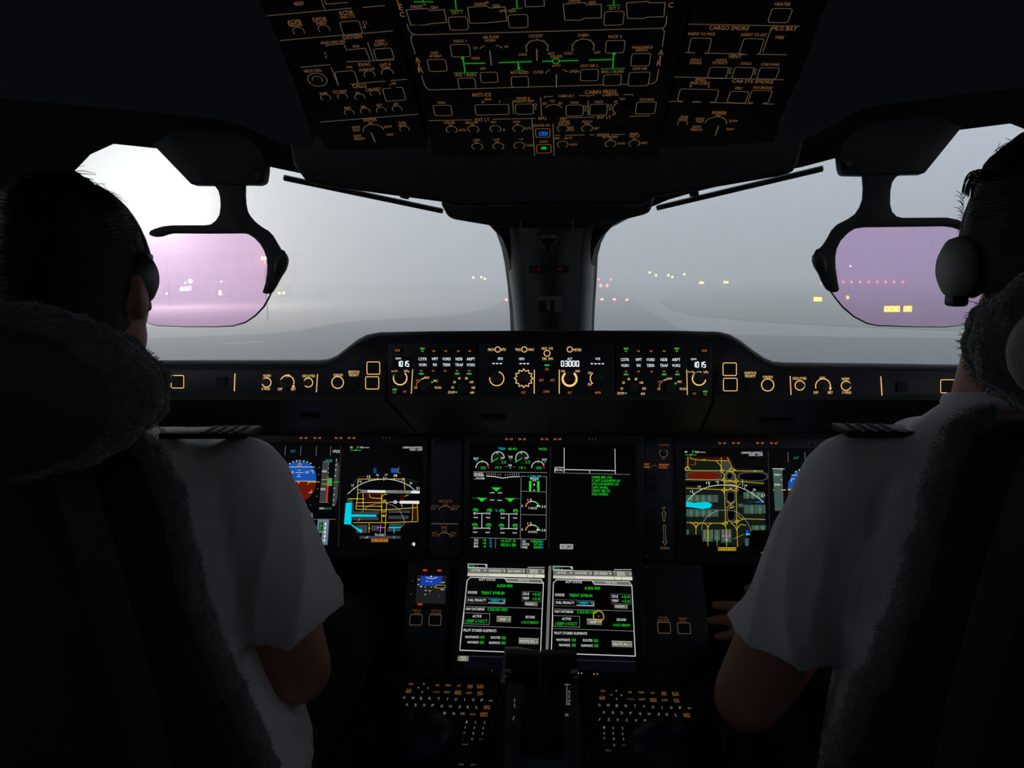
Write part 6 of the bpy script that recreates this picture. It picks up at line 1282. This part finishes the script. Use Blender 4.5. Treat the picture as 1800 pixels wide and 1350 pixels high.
# ---------------------------------------------------------------- seats
def pilot_seat(s, dz, label, padm):
    X = s*.53; t = thing('pilot_seat', label, 'seat', (X, .8, 0)); inv = Matrix.Translation((-X, -.8, 0)); W = lambda p: inv @ Vector(p)
    hc = Vector((X + (.022 if s > 0 else 0), .655, EZ - .106 + dz))
    # wool-covered head cushion, its flat grey-green back pad facing aft
    nz = lambda co: .005*noise.noise(co*45) + .003*noise.noise(co*110)
    q = MB(); q.ball(W(hc), (.196, .062, .087), 36); q.ball(W(hc + Vector((0, .045, -.005))), (.18, .05, .08), 30)
    h = fuse(q, 'headrest_fleece', 'sheepskin', t, .006, 3, nz)
    vs_ = h.data.vertices; pick = random.sample(range(len(vs_)), min(len(vs_), 5200)); wool([(vs_[i].co.copy(), vs_[i].normal.copy()) for i in pick], 'fleece_wool', h, .0042, r=.0004)
    q = MB(); q.ball(W(hc + Vector((-s*.004 if s > 0 else -.012, -.034, -.004))), (.182, .045, .077), 36); h2 = fuse(q, 'headrest_pad', padm, t, .006, 4)
    # backrest shell, wider towards the bottom, with a fleece edge on the inboard side
    pix = [(190,790),(222,815),(243,862),(262,930),(270,1000),(292,1100),(325,1200),(362,1290),(400,1390),(440,1520)]
    prof = []
    for x, y in pix: p = at(x, y, .70); prof.append((abs(p.x) , p.z + dz*.6))
    q = MB(); outl = [(X - s*(.53 - px_) if False else s*px_, z) for px_, z in prof] ; mir = [(2*X - x, z) for x, z in reversed(outl)]
    outl = outl + mir
    n = len(outl); yb = lambda z: .700 + (EZ - .2 - z)*.10
    V = [W((x, yb(z), z)) for x, z in outl] + [W((x, yb(z) + .085, z)) for x, z in outl]
    q.add(V, [tuple(range(n)), tuple(range(2*n-1, n-1, -1))] + [((i+1) % n, i, n+i, n+(i+1) % n) for i in range(n)]); o = q.build('backrest', 'seat_fabric', t, bevel=.02)
    bm = bmesh.new(); bm.from_mesh(o.data); bmesh.ops.recalc_face_normals(bm, faces=bm.faces); bm.to_mesh(o.data); bm.free()
    q = MB(); ed = [W((s*px_ - s*.004, yb(z) + .035, z)) for px_, z in prof]; limb(q, ed, [.017]*len(ed), 10); e2 = fuse(q, 'fleece_edge', 'sheepskin', t, .006, 2, nz)
    vs_ = e2.data.vertices; pick = random.sample(range(len(vs_)), min(len(vs_), 2600)); wool([(vs_[i].co.copy(), vs_[i].normal.copy()) for i in pick], 'fleece_wool', e2, .0042, r=.0004)
    # shoulder strap over the edge of the back
    sx = s*.405; pts = [W((sx + s*.05, .70, EZ-.20+dz)), W((sx + s*.03, .688, EZ-.26+dz)), W((sx + s*.015, .694, EZ-.36+dz)), W((sx, .708, EZ-.52+dz)), W((sx, .73, EZ-.75+dz))]
    q = MB(); P_ = spline(pts, 5)
    for i in range(len(P_)-1):
        a, b = P_[i], P_[i+1]; q.add([a + Vector((-.02,0,0)), a + Vector((.02,0,0)), b + Vector((.02,0,0)), b + Vector((-.02,0,0)), a + Vector((-.02,.003,0)), a + Vector((.02,.003,0)), b + Vector((.02,.003,0)), b + Vector((-.02,.003,0))], [(0,1,2,3),(7,6,5,4),(1,0,4,5),(3,2,6,7),(2,1,5,6),(0,3,7,4)])
    q.build('shoulder_strap', 'strap_dark', t)
    q = MB(); q.box(W((X, 1.01, .40)), (.46, .46, .12)); q.build('seat_cushion', 'seat_fabric', t, bevel=.04)
    q = MB(); q.lathe([(.16, 0), (.16, .03), (.09, .06), (.08, .30), (.16, .345)], 24, Matrix.Translation(W((X, 1.0, 0)))); q.build('seat_column', 'cockpit_black', t, True)
    q = MB(); q.box(W((X + s*.27, .93, .62)), (.07, .34, .05)); q.build('armrest', 'seat_fabric', t, bevel=.018)
    return t
pilot_seat(-1, 0, 'dark seat with fleece headrest at the left edge, behind the dark-haired pilot', 'seat_pad_dark')
pilot_seat(1, .042, 'dark seat with pale green-grey headrest pad at the right edge', 'seat_pad_green')

# ---------------------------------------------------------------- pilots
def pilot(s, name_label, hc, hair, neck0, torso, shoulder, elbow, wrist, hand, far_arm, hem, sleeve_r):
    X = s*.53; t = thing('person', name_label, 'person', (X, 1.0, 0)); inv = Matrix.Translation((-X, -1.0, 0)); W = lambda p: inv @ Vector(p)
    hc = Vector(hc); q = MB()
    # head with jaw, brow, nose, lips and ears
    q.ball(W(hc), (.075, .094, .108), 28); q.ball(W(hc + Vector((0, .030, -.062))), (.056, .062, .058), 20); q.ball(W(hc + Vector((0, .045, -.10))), (.034, .036, .024), 14)
    q.tube([W(hc + Vector((0, .090, .018))), W(hc + Vector((0, .106, -.022)))], [.008, .014], 10); q.ball(W(hc + Vector((0, .106, -.026))), (.015, .013, .011), 10)
    q.ball(W(hc + Vector((0, .080, .030))), (.055, .022, .012), 14); q.ball(W(hc + Vector((0, .090, -.062))), (.026, .014, .010), 12)
    for k in (-1, 1): q.ball(W(hc + Vector((k*.077, -.004, -.012))), (.010, .020, .032), 12, Matrix.Rotation(k*.3, 3, 'Z'))
    nb = Vector(neck0); limb(q, [W(hc + Vector((0, -.012, -.05))), W((hc*.45 + nb*.55)), W(nb + Vector((0, 0, -.05)))], [.055, .052, .054], 18)
    loft(q, [tuple(W((r[0], r[1], r[2]))) + (r[3] - .012, r[4] - .012) for r in torso])
    sh, el, wr = Vector(shoulder), Vector(elbow), Vector(wrist)
    limb(q, [W(sh), W(sh*.5 + el*.5), W(el)], [.056, .052, .047], 16); limb(q, [W(el), W(el*.6 + wr*.4), W(wr)], [.047, .043, .027], 16)
    def hand_(wr, d, side, up, curl=.5, k=1.0):
        """palm and five fingers; d: where the fingers point, side: towards the thumb, up: back of the hand"""
        d, side, up = Vector(d).normalized(), Vector(side).normalized(), Vector(up).normalized()
        q.ball(W(wr + d*.048*k), .001); 
        for j in range(4):
            o = wr + d*.012 + side*(.026 - .0175*j); limb(q, [W(o), W(wr + d*(.092 - .004*abs(j-1)) + side*(.030 - .020*j))], [.015, .0125], 10)
            b = wr + d*(.092 - .004*abs(j-1)) + side*(.031 - .0205*j); L = (.070, .078, .073, .058)[j]*k; sp = side*(.10 - .075*j)
            d1 = (d + sp - up*curl*.35).normalized(); d2 = (d + sp - up*curl*1.0).normalized(); d3 = (d + sp*.8 - up*curl*1.7).normalized()
            p1 = b + d1*L*.45; p2 = p1 + d2*L*.32; p3 = p2 + d3*L*.25
            limb(q, [W(b), W(p1), W(p2), W(p3)], [.0105, .0095, .0085, .0072], 10)
            if j == 2: ringp = (b + d1*L*.12, d1)
        o = wr + d*.025 + side*.028; p1 = o + (d*.55 + side*.75 - up*.2).normalized()*.038; p2 = p1 + (d*.85 + side*.35 - up*.25).normalized()*.032; p3 = p2 + (d + side*.05 - up*.3).normalized()*.022
        limb(q, [W(o - side*.01), W(p1), W(p2), W(p3)], [.016, .0125, .0105, .008], 10)
        return ringp
    rp = hand_(wr, *hand)
    fs, fe, fw = [Vector(p) for p in far_arm[:3]]
    limb(q, [W(fs), W(fs*.5 + fe*.5), W(fe)], [.052, .046, .040], 16); limb(q, [W(fe), W(fe*.6 + fw*.4), W(fw)], [.040, .038, .027], 16); hand_(fw, *far_arm[3])
    hip = Vector((torso[0][0], torso[0][1] + .02, torso[0][2] + .02))
    for k in (-1, 1):
        limb(q, [W(hip + Vector((k*.085, 0, 0))), W((hip.x + k*.12, 1.22, .52)), W((hip.x + k*.12, 1.40, .50))], [.080, .074, .055], 16)
        limb(q, [W((hip.x + k*.12, 1.40, .50)), W((hip.x + k*.11, 1.45, .28)), W((hip.x + k*.10, 1.52, .09))], [.054, .052, .036], 14); limb(q, [W((hip.x + k*.10, 1.50, .06)), W((hip.x + k*.10, 1.66, .05))], [.040, .034], 12)
    body = fuse(q, 'body', 'skin', t, .0048, 3)
    for k in (-1, 1):
        q = MB(); q.ball(W(hc + Vector((k*.031, .079, .008))), .0125, 12); q.build('eye', 'eye_white', t, True)
    # hair: a thick cap over crown, sides and nape
    hr, hd, lift = hair
    q = MB(); q.ball(W(hc + Vector((0, -.012, .012))), (.075 + hr, .094 + hd, .108 + lift), 44)
    V, Fc = q.v, q.f; c = W(hc); q2 = MB(); keep = []
    for f in Fc:
        m_ = sum((Vector(V[i]) for i in f), Vector())/len(f) - c
        if (m_.y > .035 and m_.z < .045) or m_.z < -.085 or (m_.z < -.03 and m_.y > -.005): continue
        keep.append(f)
    q2.add(V, keep); ho = q2.build('hair', 'hair_black', t, True); sd = ho.modifiers.new('s', 'SOLIDIFY'); sd.thickness = .012; sd.offset = -1; sb = ho.modifiers.new('b', 'SUBSURF'); sb.levels = sb.render_levels = 1; apply_mods(ho)
    puff(ho, lambda q_: .004*noise.noise(Vector((q_.x*40, q_.y*40, q_.z*14))) + .002*noise.noise(q_*120))
    for p in ho.data.polygons: p.use_smooth = True
    vs_ = [v for v in ho.data.vertices if (v.co - c).length > .085]; pick = random.sample(vs_, min(len(vs_), 420)); q = MB()
    for v in pick:
        n = v.normal; d = Vector((random.uniform(-.5,.5), random.uniform(-.5,.4), random.uniform(-.9,.3))); tn = (d - n*d.dot(n)).normalized(); p0 = v.co - n*.002
        L = random.uniform(.012, .030); q.tube([p0, p0 + tn*L*.5 + n*.004, p0 + tn*L + n*random.uniform(.001,.007)], [.0005, .0004, .0002], 4)
    so = q.build('hair_strand', 'hair_black', ho); so['kind'] = 'stuff'
    # shirt: torso and short loose sleeves, the hems open
    q = MB(); loft(q, [tuple(W((r[0], r[1], r[2]))) + (r[3] + .006, r[4] + .008) for r in torso]); hm = Vector(hem)
    limb(q, [W(nb + Vector((s*.006, .004, -.064))), W(nb*.45 + sh*.55 + Vector((0, 0, -.042))), W(sh + Vector((0, 0, .0)))], [.060, .047, .060], 18)
    limb(q, [W(nb + Vector((s*.006, .004, -.064))), W(nb*.45 + fs*.55 + Vector((0, 0, -.042))), W(fs)], [.060, .047, .060], 18)
    dirv = (hm - sh).normalized(); 
    P_ = spline([W(sh + Vector((0,0,.004))), W(sh*.6 + hm*.4), W(hm)], 6); R_ = [.060 + (sleeve_r - .060)*(i/(len(P_)-1))**1.2 for i in range(len(P_))]; q.tube(P_, R_, 24)
    fh = fs*.25 + fe*.75; P_ = spline([W(fs), W(fs*.6 + fh*.4), W(fh)], 6); q.tube(P_, [.060 + .006*i/len(P_) for i in range(len(P_))], 20)
    axis = dirv; shw = W(sh); hmw = W(hm)
    def folds(co):
        # long soft folds fanning from the shoulder and across the back
        r = co - shw; ta = r.dot(axis); L = (hmw - shw).length
        f = max(0.0, min(1.0, ta/L)); ang = math.atan2(r.y, r.x*(1 if s < 0 else -1)); w_ = 0.0
        rid = lambda x: 1 - 2*abs(math.sin(x))**.7
        w_ += .0042*f**.6*rid(ang*4.6 + ta*5 + 1.8*noise.noise(co*6))
        w_ += .0062*rid((co.z*11 + co.x*s*38) + 2.4*noise.noise(co*5)) * max(0.0, min(1.0, (shw.z - co.z)*6)) * .8
        w_ += .0035*noise.noise(Vector((co.x*14, co.y*14, co.z*5)))
        return w_
    shirt = fuse(q, 'shirt', 'shirt_white', t, .0055, 5, folds)
    # collar and epaulettes
    q = MB(); cp = [W(nb + Vector((.054*math.cos(a), .0 + .056*math.sin(a), -.036 - .010*math.sin(a)))) for a in [2*math.pi*k/20 for k in range(20)]]
    q.tube(cp + [cp[0]], .008, 8, flat=1.3); q.build('collar', 'shirt_white', shirt, True)
    for far in (0, 1):
        jo = fs if far else sh; b = jo + Vector((0, 0, .064)); a = Vector((nb.x*.58 + jo.x*.42, jo.y - .026, b.z + .004)); d = (b-a).normalized()
        q = MB(); V = []
        for p, h in ((a, .020), (b + d*.02, .027)):
            for yy, zz in ((-h,-.004), (h,-.004), (h,.003), (-h,.003)): V.append(W(p + Vector((0, yy, zz))))
        q.add(V, [(3,2,1,0),(4,5,6,7),(0,1,5,4),(1,2,6,5),(2,3,7,6),(3,0,4,7)]); e = q.build('epaulette', 'epaulette_black', shirt, bevel=.002)
        bm = bmesh.new(); bm.from_mesh(e.data); bmesh.ops.recalc_face_normals(bm, faces=bm.faces); bm.to_mesh(e.data); bm.free()
        for k in range(4):
            c_ = a + (b + d*.02 - a)*(.50 + .12*k); q = MB(); q.box(W(c_ + Vector((0, 0, .0034))), (.005, .042, .0022)); q.build('rank_stripe', 'gold_braid', e)
    # trousers
    q = MB(); loft(q, [tuple(W((torso[0][0], torso[0][1], torso[0][2] - .10))) + (.15, .13), tuple(W((torso[0][0], torso[0][1], torso[0][2] + .06))) + (torso[0][3] + .012, torso[0][4] + .014)])
    for k in (-1, 1):
        limb(q, [W(hip + Vector((k*.085, 0, -.01))), W((hip.x + k*.12, 1.22, .52)), W((hip.x + k*.12, 1.40, .50))], [.098, .090, .072], 16); limb(q, [W((hip.x + k*.12, 1.40, .50)), W((hip.x + k*.11, 1.45, .28)), W((hip.x + k*.10, 1.52, .09))], [.072, .070, .066], 14)
    fuse(q, 'trousers', 'trousers_navy', t, .009, 4)
    for k in (-1, 1):
        q = MB(); limb(q, [W((hip.x + k*.10, 1.49, .055)), W((hip.x + k*.10, 1.60, .05)), W((hip.x + k*.10, 1.68, .04))], [.050, .046, .038], 14, .9); q.build('shoe', 'rubber', t, True)
    return t, W, hc, rp
def Z(z): return EZ + z
tL, WL, hL, rL = pilot(-1, 'dark-haired person in white short-sleeved shirt sitting before the pink glass', (-.535, .855, Z(-.014)), (.004, .006, .004),
    (-.53, .895, Z(-.165)), [(-.52, .95, Z(-.76), .185, .12), (-.515, .94, Z(-.66), .190, .13), (-.525, .93, Z(-.58), .158, .128), (-.535, .935, Z(-.46), .132, .118), (-.53, .94, Z(-.34), .145, .112), (-.525, .94, Z(-.26), .150, .10), (-.53, .935, Z(-.215), .09, .075)],
    (-.390, .935, Z(-.268)), (-.352, 1.0, Z(-.565)), (-.44, 1.22, Z(-.60)), ((-.25, 1, -.05), (1, .2, .1), (.0, .0, 1), .7),
    ((-.69, .94, Z(-.27)), (-.74, 1.02, Z(-.54)), (-.64, 1.22, Z(-.60)), ((.2, 1, -.05), (-1, .2, .1), (0, 0, 1), .7)), (-.343, .975, Z(-.470)), .076)
tR, WR, hR, rR = pilot(1, 'person in white shirt at the right edge, hand resting beside the pedestal', (.552, .86, Z(.022)), (.026, .014, .010),
    (.522, .895, Z(-.120)), [(.545, .95, Z(-.76), .17, .12), (.545, .94, Z(-.66), .172, .125), (.545, .935, Z(-.56), .168, .122), (.54, .935, Z(-.45), .165, .118), (.54, .94, Z(-.34), .170, .112), (.535, .94, Z(-.25), .158, .10), (.535, .935, Z(-.195), .095, .075)],
    (.378, .935, Z(-.262)), (.275, .985, Z(-.580)), (.437, 1.19, Z(-.585)), ((-1, .05, .02), (-.1, .55, .85), (.1, -.75, .55), .35),
    ((.70, .94, Z(-.25)), (.76, 1.02, Z(-.52)), (.66, 1.22, Z(-.58)), ((-.2, 1, -.05), (1, .2, .1), (0, 0, 1), .7)), (.305, .965, Z(-.487)), .070)
o, d = rR; q = MB(); u_ = d.cross(Vector((0,0,1))).normalized(); v_ = d.cross(u_); q.tube([WR(o + u_*.0108*math.cos(a) + v_*.0108*math.sin(a)) for a in [2*math.pi*k/20 for k in range(21)]], .0018, 8); q.build('finger_ring', 'ring_silver', tR, True)
# tufts of the right pilot's hair above the forehead side
q = MB()
for k in range(34):
    j = random.uniform(-16, 14); w_ = random.uniform(-5, 9); b = at(1756 + j, 318 + random.uniform(-3, 12), .85); c_ = at(1728 + j, 303 + w_, .845); d_ = at(1708 + j*.7, 314 + w_, .845); e = at(1701 + j*.7, 338 + random.uniform(-8, 12), .85)
    q.tube(spline([WR(b), WR(c_), WR(d_), WR(e)], 4), [.0005]*12 + [.0002], 4)
for k in range(9):
    b = at(1694, 350 + k*5, .85); e = at(1680 + random.uniform(-4, 5), 338 + k*6 + random.uniform(-5, 5), .85); q.tube([WR(b), WR((b+e)/2 + Vector((0,0,.002))), WR(e)], [.0005, .0004, .0002], 4)
so = q.build('hair_tuft', 'hair_black', tR); so['kind'] = 'stuff'
# ---------------------------------------------------------------- headsets
def headset(s, hc, cupm, label, off, rr, dz, bo):
    t = thing('headset', label, 'headset', hc, group='headsets')
    q = MB(); arc = [(math.sin(a)*(.080 + bo), .03, .002 + math.cos(a)*(.113 + bo*.6)) for a in [math.radians(k) for k in range(-88, 89, 8)]]
    q.tube(arc, .003, 8, flat=2.6, ref=Vector((0,1,0))); q.build('headband', 'headset_black', t, True)
    for k in (-1, 1):
        M4 = Matrix.Translation((k*(.072 + off), .004, dz)) @ Matrix.Rotation(k*math.pi/2, 4, 'Y') @ Matrix.Diagonal((1.08, .95, 1, 1))
        q = MB(); q.lathe([(rr*.85, 0), (rr, .005), (rr, .012), (rr*.92, .020), (rr*.6, .0265)], 24, M4); c = q.build('ear_cup', cupm, t, True)
        q = MB(); q.lathe([(rr*.9, -.012), (rr, -.006), (rr*.95, .0)], 24, M4); q.build('ear_cushion', 'headset_black', c, True)
        q = MB(); q.box((k*(.082 + off), .004, dz - rr - .004), (.018, .022, .014)); q.build('cup_hinge', 'headset_black', c, bevel=.004)
    k = s; q = MB(); q.tube(spline([(k*(.085+off), .01, -.045), (k*.082, .05, -.075), (k*.05, .10, -.080), (k*.02, .118, -.075)], 5), .0022, 8); q.ball((k*.02, .118, -.075), (.010, .008, .008), 10); q.build('microphone_boom', 'headset_black', t, True)
headset(-1, hL + Vector((0, .004, 0)), 'headset_black', 'black headset on the pilot before the pink glass', .002 - .013, .028, .006, -.008)
headset(1, hR + Vector((-.002, .004, -.006)), 'headset_grey', 'headset with grey oval ear cup on the pilot at the right edge', .018, .031, -.020, .006)
